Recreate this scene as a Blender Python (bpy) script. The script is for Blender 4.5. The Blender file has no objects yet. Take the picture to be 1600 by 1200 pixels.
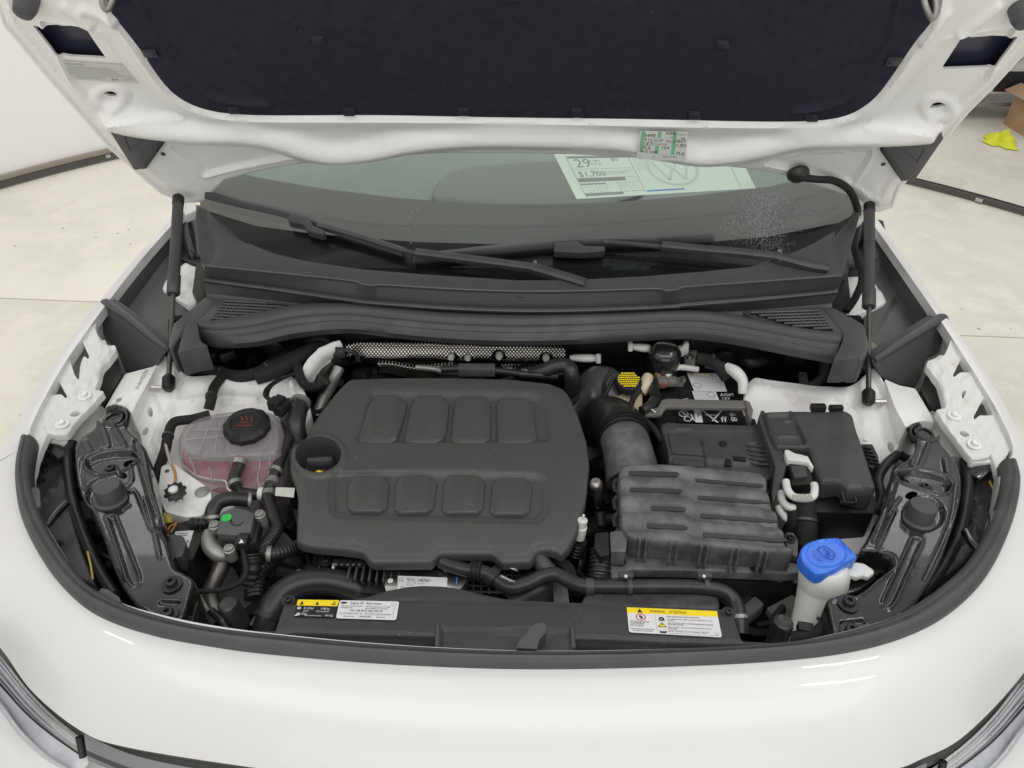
import bpy, bmesh, math, random
import numpy as np
from mathutils import Vector
from mathutils.geometry import delaunay_2d_cdt
R = math.radians
rng = random.Random(7)
SC = bpy.context.scene
COL = SC.collection

# ------------------------------------------------------------------ camera
CAM_Z = 1.784; PITCH = R(37.5); F = 1150.0
cam = bpy.data.cameras.new('camera'); camo = bpy.data.objects.new('camera', cam); COL.objects.link(camo)
camo.location = (0, 0, CAM_Z); camo.rotation_euler = (math.pi/2 - PITCH, 0, 0)
cam.sensor_width = 36; cam.lens = 36*F/1600; cam.clip_start = .02; cam.clip_end = 200
SC.camera = camo

# ------------------------------------------------------------------ light (indoor booth: even white light, ceiling tubes, added fill)
w = bpy.data.worlds.new('World'); SC.world = w; w.use_nodes = True
bg = w.node_tree.nodes['Background']; bg.inputs[0].default_value = (1.0, .995, .985, 1); bg.inputs[1].default_value = .52
def area(name, loc, rot, sx, sy, power, col=(1, .98, .95)):
    l = bpy.data.lights.new(name, 'AREA'); l.shape = 'RECTANGLE'; l.size = sx; l.size_y = sy; l.energy = power; l.color = col
    o = bpy.data.objects.new(name, l); o.location = loc; o.rotation_euler = rot; COL.objects.link(o); return o
area('ceiling_panel_light', (0, -.5, 3.3), (0, 0, 0), 4.4, 1.3, 36)
area('ceiling_panel_light', (0, 2.9, 3.4), (R(15), 0, 0), 4.6, 1.4, 62)
area('fill_light', (0, -3.2, 1.7), (R(90), 0, 0), 4.6, 2.4, 40)  # added fill lamp behind the camera, brightens the bonnet underside
area('tube_light', (1.44, 1.05, 3.0), (0, 0, R(-15)), .5, .025, 3.5)
area('tube_light', (1.52, .47, 3.0), (0, 0, R(-12)), .6, .025, 4)
area('tube_light', (-2.14, .73, 3.0), (0, 0, 0), .4, .05, 3.5)
SC.view_settings.view_transform = 'Standard'; SC.view_settings.look = 'None'
SC.view_settings.exposure = 0; SC.view_settings.gamma = 1
SC.cycles.max_bounces = 8; SC.cycles.transparent_max_bounces = 12

# ------------------------------------------------------------------ measuring: picture direction -> point on a real surface
sT, cT = math.sin(PITCH), math.cos(PITCH)
CAMP = np.array([0, 0, CAM_Z])
def dirs(px, py):
    px = np.asarray(px, float); py = np.asarray(py, float); t = (py-600)/F; s = (px-800)/F
    return np.stack([s, cT - sT*t, -(sT + cT*t)], -1)
class Pl:
    def __init__(s, p0, n):
        s.p0 = np.array(p0, float); n = np.array(n, float); s.n = n/np.linalg.norm(n)
        if s.n @ (CAMP - s.p0) < 0: s.n = -s.n
    def __call__(s, px, py):
        d = dirs(px, py); k = ((s.p0-CAMP) @ s.n)/(d @ s.n)
        return CAMP + d*k[..., None]
def Z(z): return Pl((0, 0, z), (0, 0, 1))
def Y(y): return Pl((0, y, 0), (0, -1, 0))
def at(px, py, z): return Z(z)([px], [py])[0]
def P3(a, b, c):
    A, B, C_ = at(*a), at(*b), at(*c)
    return Pl(A, np.cross(B-A, C_-A))
def proj(p):
    v = np.array(p)-CAMP; d = v[1]*cT - v[2]*sT
    return 800+F*v[0]/d, 600-F*(v[1]*sT+v[2]*cT)/d

# ------------------------------------------------------------------ objects
WL = {}
def empty(name, loc, label, cat, group=None):
    o = bpy.data.objects.new(name, None); COL.objects.link(o); o.location = loc; WL[o.name] = np.array(loc, float)
    o.empty_display_size = .1; o['label'] = label; o['category'] = cat
    if group: o['group'] = group
    return o
def mk(name, verts, faces, mat, parent=None, label=None, smooth=True, sharp=40, kind=None, cat=None, group=None, mats=None, midx=None, base=False):
    v = np.asarray(verts, float).reshape(-1, 3)
    c = (v.min(0)+v.max(0))/2
    if base: c[2] = v[:, 2].min()
    me = bpy.data.meshes.new(name); me.from_pydata((v-c).tolist(), [], [list(map(int, f)) for f in faces])
    for m in (mats or [mat]): me.materials.append(m)
    if midx is not None: me.polygons.foreach_set('material_index', midx)
    bm = bmesh.new(); bm.from_mesh(me)
    bmesh.ops.remove_doubles(bm, verts=bm.verts, dist=1e-6)
    if midx is None: bmesh.ops.recalc_face_normals(bm, faces=bm.faces)
    bm.to_mesh(me); bm.free()
    if smooth:
        me.polygons.foreach_set('use_smooth', [True]*len(me.polygons))
        me.set_sharp_from_angle(angle=R(sharp))
    return link(name, me, c, parent, label, kind, cat, group)
def link(name, me, c, parent=None, label=None, kind=None, cat=None, group=None):
    o = bpy.data.objects.new(name, me); COL.objects.link(o)
    WL[o.name] = np.array(c, float)
    if parent is not None:
        o.parent = parent; o.location = np.array(c) - WL[parent.name]
    else: o.location = c
    if label: o['label'] = label
    if kind: o['kind'] = kind
    if cat: o['category'] = cat
    if group: o['group'] = group
    return o
def again(src, pos, parent, rot=None, scale=None, label=None):
    o = src.copy(); COL.objects.link(o); o.parent = parent; WL[o.name] = np.array(pos, float)
    o.location = np.array(pos) - (WL[parent.name] if parent is not None else 0)
    if rot is not None: o.rotation_euler = rot
    if scale is not None: o.scale = scale
    if label: o['label'] = label
    return o

# ------------------------------------------------------------------ curve helpers
def cr(pts, n=8, closed=False):
    p = np.array(pts, float); N = len(p); out = []
    for i in range(N if closed else N-1):
        if closed: a, b, c, d = p[(i-1) % N], p[i], p[(i+1) % N], p[(i+2) % N]
        else: a, b, c, d = p[max(i-1, 0)], p[i], p[i+1], p[min(i+2, N-1)]
        for k in range(n):
            t = k/n
            out.append(.5*((2*b)+(-a+c)*t+(2*a-5*b+4*c-d)*t*t+(-a+3*b-3*c+d)*t**3))
    if not closed: out.append(p[-1])
    return np.array(out)
def rnd(pts, r=6, n=4):
    """round the corners of a polygon (px)"""
    p = np.array(pts, float); N = len(p); out = []
    for i in range(N):
        a, b, c = p[i-1], p[i], p[(i+1) % N]
        la, lc = np.linalg.norm(a-b), np.linalg.norm(c-b); rr = min(r, la*.45, lc*.45)
        s = b+(a-b)/max(la, 1e-6)*rr; e = b+(c-b)/max(lc, 1e-6)*rr
        for k in range(n+1):
            t = k/n; out.append((1-t)**2*s+2*t*(1-t)*b+t*t*e)
    return np.array(out)
def ell(cx, cy, rx, ry, n=28, rot=0):
    a = np.arange(n)/n*2*math.pi; c, s = math.cos(R(rot)), math.sin(R(rot))
    return np.stack([cx+rx*np.cos(a)*c-ry*np.sin(a)*s, cy+rx*np.cos(a)*s+ry*np.sin(a)*c], -1)
def dense(p, step, closed=True):
    p = np.asarray(p, float); out = []
    N = len(p)
    for i in range(N if closed else N-1):
        a, b = p[i], p[(i+1) % N]; m = max(1, int(round(np.linalg.norm(b-a)/step)))
        for k in range(m): out.append(a+(b-a)*k/m)
    if not closed: out.append(p[-1])
    return np.array(out)
def sdl(P, line, closed=False):
    """distance of points P to a polyline"""
    L = np.asarray(line, float); A = L if closed else L[:-1]; B = np.roll(L, -1, 0) if closed else L[1:]
    best = np.full(len(P), 1e9)
    for a, b in zip(A, B):
        ab = b-a; t = np.clip(((P-a)@ab)/max(ab@ab, 1e-9), 0, 1)
        d = P-(a+t[:, None]*ab); best = np.minimum(best, np.einsum('ij,ij->i', d, d))
    return np.sqrt(best)
def inside(P, poly):
    L = np.asarray(poly, float); r = np.zeros(len(P), bool)
    for a, b in zip(L, np.roll(L, -1, 0)):
        c = (a[1] > P[:, 1]) != (b[1] > P[:, 1])
        if a[1] == b[1]: continue
        x = (b[0]-a[0])*(P[:, 1]-a[1])/(b[1]-a[1])+a[0]
        r ^= c & (P[:, 0] < x)
    return r
def ss(x): x = np.clip(x, 0, 1); return x*x*(3-2*x)
def padh(P, poly, h, bev):
    """plateau of height h with sloped flank of bev px inside poly"""
    d = sdl(P, poly, True); return np.where(inside(P, poly), h*ss(d/bev), 0)
def ridge(P, line, wd, h, closed=False):
    d = sdl(P, line, closed); return h*(1-ss(d/wd))

def relief(name, outline, plane, mat, parent, h=None, step=4, er=(4, .003), skirt=.02, sd=(0, 0, -1), holes=(), feats=(), label=None, hskirt=None, **kw):
    out = dense(outline, step); hs = [dense(q, step*.7) for q in holes]
    lo, hi = out.min(0), out.max(0)
    gx, gy = np.meshgrid(np.arange(lo[0], hi[0], step), np.arange(lo[1], hi[1], step))
    G = np.stack([gx.ravel(), gy.ravel()], -1)
    G[:, 0] += (np.round(G[:, 1]/step) % 2)*step*.5
    G = G[inside(G, out)]
    d = sdl(G, out, True); G = G[d > step*.45]
    for q in hs:
        if len(G): G = G[~inside(G, q)]; G = G[sdl(G, q, True) > step*.45]
    ext = []
    c = np.array(out); T = np.roll(c, -1, 0)-np.roll(c, 1, 0); Nn = np.stack([-T[:, 1], T[:, 0]], -1)
    Nn /= np.maximum(np.linalg.norm(Nn, axis=1)[:, None], 1e-6)
    area2 = np.sum(c[:, 0]*np.roll(c[:, 1], -1)-np.roll(c[:, 0], -1)*c[:, 1])
    if area2 < 0: Nn = -Nn
    if er[1] > 0:
        for f in (.12, .4, .8):
            q = c+Nn*er[0]*f; ext.append(q[inside(q, out) & (sdl(q, out, True) > er[0]*f*.9)])
    for ft_ in feats:      # extra rows of points along moulded edges
        fpoly, offs = ft_[0], ft_[1]; cl_ = len(ft_) < 3
        fp = dense(fpoly, step*.85, cl_); T = (np.roll(fp, -1, 0)-np.roll(fp, 1, 0)) if cl_ else np.gradient(fp, axis=0); N2 = np.stack([-T[:, 1], T[:, 0]], -1)
        N2 /= np.maximum(np.linalg.norm(N2, axis=1)[:, None], 1e-6)
        a2 = np.sum(fp[:, 0]*np.roll(fp[:, 1], -1)-np.roll(fp[:, 0], -1)*fp[:, 1])
        if a2 < 0: N2 = -N2
        for o_ in offs:
            q = fp+N2*o_; q = q[inside(q, out)]
            if len(q): ext.append(q[sdl(q, out, True) > 1])
    if ext:
        E = np.concatenate(ext)
        for q in hs: E = E[~inside(E, q)]; E = E[sdl(E, q, True) > step*.3]
        key = np.round(E/(step*.2)).astype(int); _, ix = np.unique(key, axis=0, return_index=True); E = E[ix]
        from mathutils.kdtree import KDTree
        kd = KDTree(len(E))
        for i_, p_ in enumerate(E): kd.insert((p_[0], p_[1], 0), i_)
        kd.balance(); keep = [kd.find((p_[0], p_[1], 0))[2] > step*.62 for p_ in G] if len(G) else []
        G = np.concatenate([G[np.array(keep, bool)], E]) if len(G) else E
    V = [tuple(p) for p in out]; faces = [list(range(len(out)))]; edges = []
    for q in hs:
        b = len(V); V += [tuple(p) for p in q]; edges += [(b+i, b+(i+1) % len(q)) for i in range(len(q))]
    V += [tuple(p) for p in G]
    r = delaunay_2d_cdt([Vector(p) for p in V], edges, faces, 1, 1e-4, False)
    P = np.array([tuple(p) for p in r[0]]); tri = np.array([f for f in r[2] if len(f) == 3])
    cen = P[tri].mean(1)
    k = inside(cen, out); tri = tri[k]; cen = cen[k]
    for q in hs:
        k = ~inside(cen, q); tri = tri[k]; cen = cen[k]
    hh = np.zeros(len(P)) if h is None else np.asarray(h(P), float)
    if er[1] > 0:
        d = sdl(P, out, True); x = np.clip(d/er[0], 0, 1); hh = hh - er[1]*(1-np.sqrt(np.maximum(0, 1-(1-x)**2)))
    W = plane(P[:, 0], P[:, 1]) + plane.n*hh[:, None]
    # skirt
    cnt = {}
    for t in tri:
        for a, b in ((t[0], t[1]), (t[1], t[2]), (t[2], t[0])):
            k = (min(a, b), max(a, b)); cnt[k] = None if k in cnt else (a, b)
    F_ = [list(t) for t in tri]
    if skirt:
        bd = [e for e in cnt.values() if e]; ids = {}
        W = list(W); sdv = np.array(sd, float)*skirt
        inn_ = np.zeros(len(P), bool)
        if hskirt is not None: inn_ = sdl(P, out, True) > 1.5
        for a, b in bd:
            for i in (a, b):
                if i not in ids: ids[i] = len(W); W.append(W[i]+(sdv*hskirt if inn_[i] else sdv))
            F_.append([b, a, ids[a], ids[b]])
    return mk(name, W, F_, mat, parent, label, **kw)

def prism(name, outline, plane, depth, mat, parent, bev=.0015, sd=None, label=None, sg=2, **kw):
    """solid plate: outline (px) on plane, given real thickness"""
    o = np.asarray(outline, float)
    top = plane(o[:, 0], o[:, 1]) if callable(plane) else np.asarray(plane)
    dv = (np.array(sd, float) if sd is not None else np.array([0, 0, -1.]))*depth
    bm = bmesh.new(); vs = [bm.verts.new(p) for p in top]; f = bm.faces.new(vs)
    bm.normal_update()
    ex = bmesh.ops.extrude_face_region(bm, geom=[f]); nv = [g for g in ex['geom'] if isinstance(g, bmesh.types.BMVert)]
    for v in nv: v.co += Vector(dv)
    bmesh.ops.recalc_face_normals(bm, faces=bm.faces)
    if bev: bmesh.ops.bevel(bm, geom=[e for e in bm.edges if e.calc_face_angle(0) > .35], offset=bev, segments=sg, profile=.6, affect='EDGES', clamp_overlap=True)
    bmesh.ops.triangulate(bm, faces=[f for f in bm.faces if len(f.verts) > 4])
    V = [tuple(v.co) for v in bm.verts]; bm.verts.index_update(); Fc = [[v.index for v in f.verts] for f in bm.faces]; bm.free()
    return mk(name, V, Fc, mat, parent, label, **kw)
def box(name, c, size, mat, parent, rot=(0, 0, 0), bev=.002, label=None, **kw):
    bm = bmesh.new(); bmesh.ops.create_cube(bm, size=1)
    for v in bm.verts: v.co = Vector((v.co.x*size[0], v.co.y*size[1], v.co.z*size[2]))
    if bev: bmesh.ops.bevel(bm, geom=list(bm.edges), offset=bev, segments=2, profile=.6, affect='EDGES', clamp_overlap=True)
    from mathutils import Euler
    m = Euler(rot).to_matrix()
    V = [np.array(m@v.co)+np.array(c) for v in bm.verts]; bm.verts.index_update(); Fc = [[v.index for v in f.verts] for f in bm.faces]; bm.free()
    return mk(name, V, Fc, mat, parent, label, **kw)

def px3(pts):
    """list of (px,py,z) -> world"""
    return np.array([at(*p) for p in pts])
def frames(p):
    T = np.gradient(p, axis=0); T /= np.maximum(np.linalg.norm(T, axis=1)[:, None], 1e-9)
    u = np.cross(T[0], [0, 0, 1.]);
    if np.linalg.norm(u) < .1: u = np.cross(T[0], [1., 0, 0])
    u /= np.linalg.norm(u); U = [u]
    for i in range(1, len(p)):
        u = U[-1]-T[i]*(U[-1]@T[i]); u /= max(np.linalg.norm(u), 1e-9); U.append(u)
    U = np.array(U); return T, U, np.cross(T, U)
def tube(name, pts, r, mat, parent, seg=12, label=None, world=False, smooth_n=8, corr=None, caps=True, **kw):
    p = np.array(pts, float) if world else px3(pts)
    rr = np.full(len(p), r, float) if np.isscalar(r) else np.array(r, float)
    q = np.concatenate([p, rr[:, None]], 1)
    if smooth_n > 1: q = cr(q, smooth_n)
    if corr:
        L = np.concatenate([[0], np.cumsum(np.linalg.norm(np.diff(q[:, :3], axis=0), axis=1))]); n = max(4, int(L[-1]/corr[0]*4))
        s = np.linspace(0, L[-1], n); q = np.stack([np.interp(s, L, q[:, k]) for k in range(4)], -1)
        q[:, 3] += corr[1]*np.where(np.arange(n) % 4 < 2, 1, -1)
    C_, rad = q[:, :3], q[:, 3]; T, U, B = frames(C_); n = len(C_)
    a = np.arange(seg)/seg*2*math.pi
    V = (C_[:, None]+rad[:, None, None]*(np.cos(a)[None, :, None]*U[:, None]+np.sin(a)[None, :, None]*B[:, None])).reshape(-1, 3)
    Fc = [[i*seg+j, i*seg+(j+1) % seg, (i+1)*seg+(j+1) % seg, (i+1)*seg+j] for i in range(n-1) for j in range(seg)]
    if caps: Fc += [list(range(seg))[::-1], [(n-1)*seg+j for j in range(seg)]]
    return mk(name, V, Fc, mat, parent, label, **kw)
def sweep(name, path, prof, mat, parent, up=(0, 0, 1), label=None, closed_prof=True, **kw):
    """prof: (side, up) pairs in metres; path: world points"""
    p = np.array(path, float); T = np.gradient(p, axis=0); T /= np.linalg.norm(T, axis=1)[:, None]
    up = np.array(up, float); S = np.cross(T, up); S /= np.linalg.norm(S, axis=1)[:, None]; Uv = np.cross(S, T)
    pr = np.array(prof); m = len(pr); n = len(p)
    V = (p[:, None]+pr[None, :, :1]*S[:, None]+pr[None, :, 1:]*Uv[:, None]).reshape(-1, 3)
    Fc = [[i*m+j, i*m+(j+1) % m, (i+1)*m+(j+1) % m, (i+1)*m+j] for i in range(n-1) for j in range(m if closed_prof else m-1)]
    if closed_prof: Fc += [list(range(m))[::-1], [(n-1)*m+j for j in range(m)]]
    return mk(name, V, Fc, mat, parent, label, **kw)
def lathe(name, c, prof, mat, parent, axis=(0, 0, 1), seg=32, label=None, lobes=None, **kw):
    ax = np.array(axis, float); ax /= np.linalg.norm(ax)
    u = np.cross(ax, [0, 1, 0]) if abs(ax[1]) < .9 else np.cross(ax, [1, 0, 0]); u /= np.linalg.norm(u); v = np.cross(ax, u)
    a = np.arange(seg)/seg*2*math.pi; V = []
    for k, (r, z) in enumerate(prof):
        rr = np.full(seg, float(r))
        if lobes and k in lobes[2]: rr = rr+lobes[1]*np.cos(a*lobes[0])
        V += list(np.array(c)+ax*z+rr[:, None]*(np.cos(a)[:, None]*u+np.sin(a)[:, None]*v))
    n = len(prof); Fc = [[i*seg+j, i*seg+(j+1) % seg, (i+1)*seg+(j+1) % seg, (i+1)*seg+j] for i in range(n-1) for j in range(seg)]
    Fc += [list(range(seg))[::-1], [(n-1)*seg+j for j in range(seg)]]
    return mk(name, V, Fc, mat, parent, label, **kw)
def loft(name, curves, mat, parent, n=8, rows=1, label=None, ease=None, **kw):
    """curves: world polylines with the same number of points"""
    C_ = [cr(c, n) for c in curves]; V = []; m = len(C_[0]); G = cr(np.array(C_).reshape(len(C_), -1), rows).reshape(-1, m, 3) if rows > 1 else np.array(C_)
    k = len(G); V = G.reshape(-1, 3)
    Fc = [[i*m+j, i*m+j+1, (i+1)*m+j+1, (i+1)*m+j] for i in range(k-1) for j in range(m-1)]
    return mk(name, V, Fc, mat, parent, label, **kw)

# ------------------------------------------------------------------ print (flat lettering on a sheet)
_tc = {}
def glyphs(s):
    if s not in _tc:
        cu = bpy.data.curves.new('lettering', 'FONT'); cu.body = s; cu.size = 1; cu.resolution_u = 2
        o = bpy.data.objects.new('lettering', cu); COL.objects.link(o)
        dg = bpy.context.evaluated_depsgraph_get(); me = o.evaluated_get(dg).to_mesh()
        v = np.array([tuple(x.co) for x in me.vertices])[:, :2] if len(me.vertices) else np.zeros((0, 2)); f = [list(p.vertices) for p in me.polygons]
        o.evaluated_get(dg).to_mesh_clear(); bpy.data.objects.remove(o); bpy.data.curves.remove(cu)
        _tc[s] = (v, f)
    return _tc[s]
def sheet(name, quad, plane, items, bgm, parent, off=.0006, thick=.0004, label=None, round_=.04, world=None, kind=None):
    """a label: quad = TL,TR,BR,BL in px on a plane (or world points); items in u (right), v (down) 0..1"""
    if world is not None: Q = np.array(world, float)
    else:
        q = np.array(quad, float); Q = plane(q[:, 0], q[:, 1])
    nrm = np.cross(Q[1]-Q[0], Q[3]-Q[0]); nrm /= np.linalg.norm(nrm)
    if nrm@(CAMP-Q[0]) < 0: nrm = -nrm
    W_ = np.linalg.norm(Q[1]-Q[0]); H_ = np.linalg.norm(Q[3]-Q[0])
    def mp(uv, lv):
        uv = np.asarray(uv, float).reshape(-1, 2); u, v = uv[:, :1], uv[:, 1:]
        return (1-u)*(1-v)*Q[0]+u*(1-v)*Q[1]+u*v*Q[2]+(1-u)*v*Q[3]+nrm*(off+lv*.00012)
    V, Fc, MI, ms = [], [], [], []
    def add(P, fs, m):
        b = len(V); V.extend(P)
        if m not in ms: ms.append(m)
        for f in fs: Fc.append([b+i for i in f]); MI.append(ms.index(m))
    ru, rv = round_*H_/W_, round_
    if round_: o = rnd([(0, 0), (1, 0), (1, 1), (0, 1)], 1e9 if False else 1, 1); o = []
    corner = []
    for cu_, cv_, sx, sy in ((0, 0, 1, 1), (1, 0, -1, 1), (1, 1, -1, -1), (0, 1, 1, -1)):
        a = [(cu_, cv_+sy*rv), (cu_+sx*ru*.3, cv_+sy*rv*.3), (cu_+sx*ru, cv_)]
        if (cu_, cv_) in ((1, 0), (0, 1)): a = a[::-1]
        corner += a
    n = len(corner); top = mp(corner, 0); bot = top-nrm*thick
    add(list(top)+list(bot), [list(range(n))]+[[i, (i+1) % n, n+(i+1) % n, n+i] for i in range(n)], bgm)
    for it in items:
        k = it[0]
        if k == 'r': _, u0, v0, u1, v1, m = it[:6]; add(list(mp([(u0, v0), (u1, v0), (u1, v1), (u0, v1)], it[6] if len(it) > 6 else 1)), [[0, 1, 2, 3]], m)
        elif k == 'p': add(list(mp(it[1], it[3] if len(it) > 3 else 2)), [list(range(len(it[1])))], it[2])
        elif k == 'o':   # ring
            _, cu_, cv_, r1, r2, m = it; a = np.arange(24)/24*2*math.pi; as_ = H_/W_
            o1 = np.stack([cu_+r1*as_*np.cos(a), cv_+r1*np.sin(a)], -1); o2 = np.stack([cu_+r2*as_*np.cos(a), cv_+r2*np.sin(a)], -1)
            add(list(mp(np.concatenate([o1, o2]), 2)), [[i, (i+1) % 24, 24+(i+1) % 24, 24+i] for i in range(24)], m)
        elif k == 't':
            _, s, u, v, hg, m = it[:6]; wfit = it[6] if len(it) > 6 else None
            g, fs = glyphs(s)
            if not len(g): continue
            sc = hg/.7; gx = g[:, 0]*sc*H_/W_; gy = g[:, 1]*sc
            if wfit: gx = gx*(wfit/max(gx.max(), 1e-6))
            rot = it[7] if len(it) > 7 else 0
            if rot == 90: add(list(mp(np.stack([u+gy*H_/W_, v+(gx if wfit else gx*W_/H_)], -1), 3)), fs, m)
            else: add(list(mp(np.stack([u+gx, v-gy], -1), 3)), fs, m)
        elif k == 'l':   # rows of print too small to read
            _, u0, v0, u1, v1, rows, m = it; dv = (v1-v0)/rows
            for i in range(rows):
                u = u0; end = u0+(u1-u0)*(rng.uniform(.7, 1) if rows > 1 else 1)
                while u < end:
                    ww = rng.uniform(.012, .05)*(W_ and min(1, .12/W_)); ww = min(ww, end-u); vv = v0+dv*(i+.25)
                    add(list(mp([(u, vv), (u+ww, vv), (u+ww, vv+dv*.42), (u, vv+dv*.42)], 1)), [[0, 1, 2, 3]], m); u += ww+.008
    return mk(name, V, Fc, None, parent, label, smooth=False, mats=ms, midx=MI, kind=kind)

# ------------------------------------------------------------------ materials
def M(name, col, rough=.5, metal=0., coat=0., var=None, bump=None, dust=None, speck=None, spec=.5, rvar=None, fine=None, emit=None):
    m = bpy.data.materials.new(name); m.use_nodes = True; nt = m.node_tree; N = nt.nodes; L = nt.links
    b = N['Principled BSDF']; b.inputs['Base Color'].default_value = (*col, 1); b.inputs['Roughness'].default_value = rough
    b.inputs['Metallic'].default_value = metal; b.inputs['Coat Weight'].default_value = coat; b.inputs['Coat Roughness'].default_value = .04
    b.inputs['Specular IOR Level'].default_value = spec
    tc = N.new('ShaderNodeTexCoord').outputs['Object']; cur = None
    def noise(sc, det=4, ro=.6):
        n = N.new('ShaderNodeTexNoise'); n.inputs['Scale'].default_value = sc; n.inputs['Detail'].default_value = det; n.inputs['Roughness'].default_value = ro; L.new(tc, n.inputs['Vector']); return n.outputs['Fac']
    def ramp(src, lo, hi, a=0., b_=1.):
        r = N.new('ShaderNodeMapRange'); r.inputs['From Min'].default_value = lo; r.inputs['From Max'].default_value = hi; r.inputs['To Min'].default_value = a; r.inputs['To Max'].default_value = b_; L.new(src, r.inputs['Value']); return r.outputs[0]
    def mix(fac, c1, c2):
        x = N.new('ShaderNodeMix'); x.data_type = 'RGBA'
        L.new(fac, x.inputs[0])
        if isinstance(c1, tuple): x.inputs[6].default_value = (*c1, 1)
        else: L.new(c1, x.inputs[6])
        x.inputs[7].default_value = (*c2, 1); return x.outputs[2]
    cur = col
    if var: cur = mix(ramp(noise(var[0]), .3, .7), tuple(c*(1-var[1]) for c in col), tuple(min(1, c*(1+var[1])) for c in col))
    if dust: f = ramp(noise(dust[0], 6, .65), dust[2], dust[3]); cur = mix(f, cur, dust[1])
    if speck:
        v = N.new('ShaderNodeTexVoronoi'); v.inputs['Scale'].default_value = speck[0]; L.new(tc, v.inputs['Vector'])
        d = ramp(v.outputs['Distance'], speck[1], speck[1]*.6); g = ramp(noise(speck[0]*.13, 2), .5, .62)
        mu = N.new('ShaderNodeMath'); mu.operation = 'MULTIPLY'; L.new(d, mu.inputs[0]); L.new(g, mu.inputs[1])
        cur = mix(mu.outputs[0], cur, speck[2])
    if not isinstance(cur, tuple): L.new(cur, b.inputs['Base Color'])
    if rvar: L.new(ramp(noise(rvar[0], 5), .3, .7, rvar[1], rvar[2]), b.inputs['Roughness'])
    if bump:
        bn = N.new('ShaderNodeBump'); bn.inputs['Strength'].default_value = bump[1]; bn.inputs['Distance'].default_value = bump[2]
        L.new(noise(bump[0], 3), bn.inputs['Height']); L.new(bn.outputs[0], b.inputs['Normal'])
    if emit: b.inputs['Emission Color'].default_value = (*emit[0], 1); b.inputs['Emission Strength'].default_value = emit[1]
    return m
DST = (.16, .155, .15)
m_white = M('white_paint', (.715, .715, .715), .36, coat=.32, bump=(260, .02, .0004), speck=(160, .06, (.45, .44, .42)))
m_inwhite = M('inner_white_paint', (.88, .88, .87), .34, coat=.15, dust=(14, (.58, .56, .50), .58, .75))
m_bonw = M('bonnet_inner_paint', (.84, .84, .83), .33, coat=.2, var=(3, .02))
m_seamwhite = M('sealed_white_metal', (.74, .745, .73), .5, bump=(60, .35, .001), dust=(16, (.55, .50, .38), .60, .74))
m_engcov = M('engine_cover_plastic', (.070, .070, .068), .44, bump=(900, .18, .0004), speck=(150, .13, (.30, .30, .29)), var=(6, .06), rvar=(5, .36, .52))
m_rad = M('cover_panel_plastic', (.038, .038, .039), .45, bump=(600, .15, .0004), speck=(130, .11, (.3, .3, .28)), dust=(9, (.056, .056, .056), .5, .8))
m_blk = M('black_plastic', (.056, .057, .060), .48, bump=(600, .15, .0004), var=(18, .18), speck=(140, .09, (.2, .2, .19)))
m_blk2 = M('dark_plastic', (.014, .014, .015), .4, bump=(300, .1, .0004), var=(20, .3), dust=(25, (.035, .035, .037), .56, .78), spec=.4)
m_void = M('bay_shade_black', (.006, .006, .007), .7, dust=(14, (.016, .016, .017), .55, .7), bump=(20, .6, .01), spec=.2)  # near-black colour stands in for the shade deep in the bay
m_cowl = M('cowl_plastic', (.078, .078, .081), .38, bump=(700, .16, .0004), dust=(10, (.085, .085, .085), .5, .85))
m_liner = M('liner_plastic', (.068, .068, .077), .42, bump=(500, .2, .0004), dust=(9, (.07, .07, .078), .5, .8))
m_rub = M('rubber_seal', (.060, .060, .064), .5, bump=(400, .12, .0004), dust=(12, (.10, .10, .105), .5, .85))
m_hose = M('hose_rubber', (.023, .023, .024), .36, bump=(500, .2, .0004), dust=(30, (.06, .06, .06), .58, .8))
m_tape = M('cloth_tape', (.011, .011, .012), .8, bump=(1200, .5, .0006))
m_gloss = M('gloss_black_enamel', (.009, .009, .010), .2, coat=.6, rvar=(9, .10, .34), dust=(8, (.034, .034, .035), .5, .75), speck=(150, .10, (.3, .3, .28)))
m_pad = M('insulation_felt', (.034, .032, .045), .95, bump=(420, .8, .0015), var=(60, .14), spec=.1, speck=(60, .04, (.35, .35, .35)))
m_clip = M('clip_plastic', (.035, .035, .045), .35)
m_air = M('dusty_plastic', (.082, .083, .088), .5, dust=(26, (.165, .17, .18), .42, .66), bump=(300, .12, .0005))
m_slot = M('slot_plastic', (.042, .042, .044), .5)
m_steel = M('steel', (.55, .54, .52), .3, metal=1, rvar=(40, .2, .5))
m_chrome = M('bright_metal', (.62, .63, .65), .28, metal=.6)
m_galv = M('cast_aluminium', (.34, .34, .33), .5, metal=.7, var=(40, .25), bump=(200, .3, .0005))
m_pipe = M('dark_steel_pipe', (.14, .135, .125), .3, metal=.8, rvar=(20, .2, .5))
m_alu = M('brushed_plate', (.50, .50, .49), .32, metal=1, rvar=(30, .22, .42))
m_strap = M('battery_strap_plastic', (.17, .165, .16), .45, var=(20, .1))
m_blue = M('blue_plastic', (.045, .185, .78), .3, bump=(200, .05, .0004))
m_blued = M('blue_recess', (.015, .07, .42), .4)
m_milk = M('milky_plastic', (.74, .755, .73), .4, var=(18, .12)); m_milk.node_tree.nodes['Principled BSDF'].inputs['Subsurface Weight'].default_value = .0
m_brake = M('cream_plastic', (.66, .58, .42), .4, var=(14, .18))
m_yel = M('yellow_print', (.90, .72, .02), .5); m_ylab = M('yellow_label', (.93, .70, .01), .45)
m_lab = M('white_label', (.72, .72, .73), .5); m_paper = M('white_paper', (.80, .82, .79), .7); m_ink = M('black_ink', (.03, .03, .03), .6); m_gink = M('grey_ink', (.30, .32, .31), .6)
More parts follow.
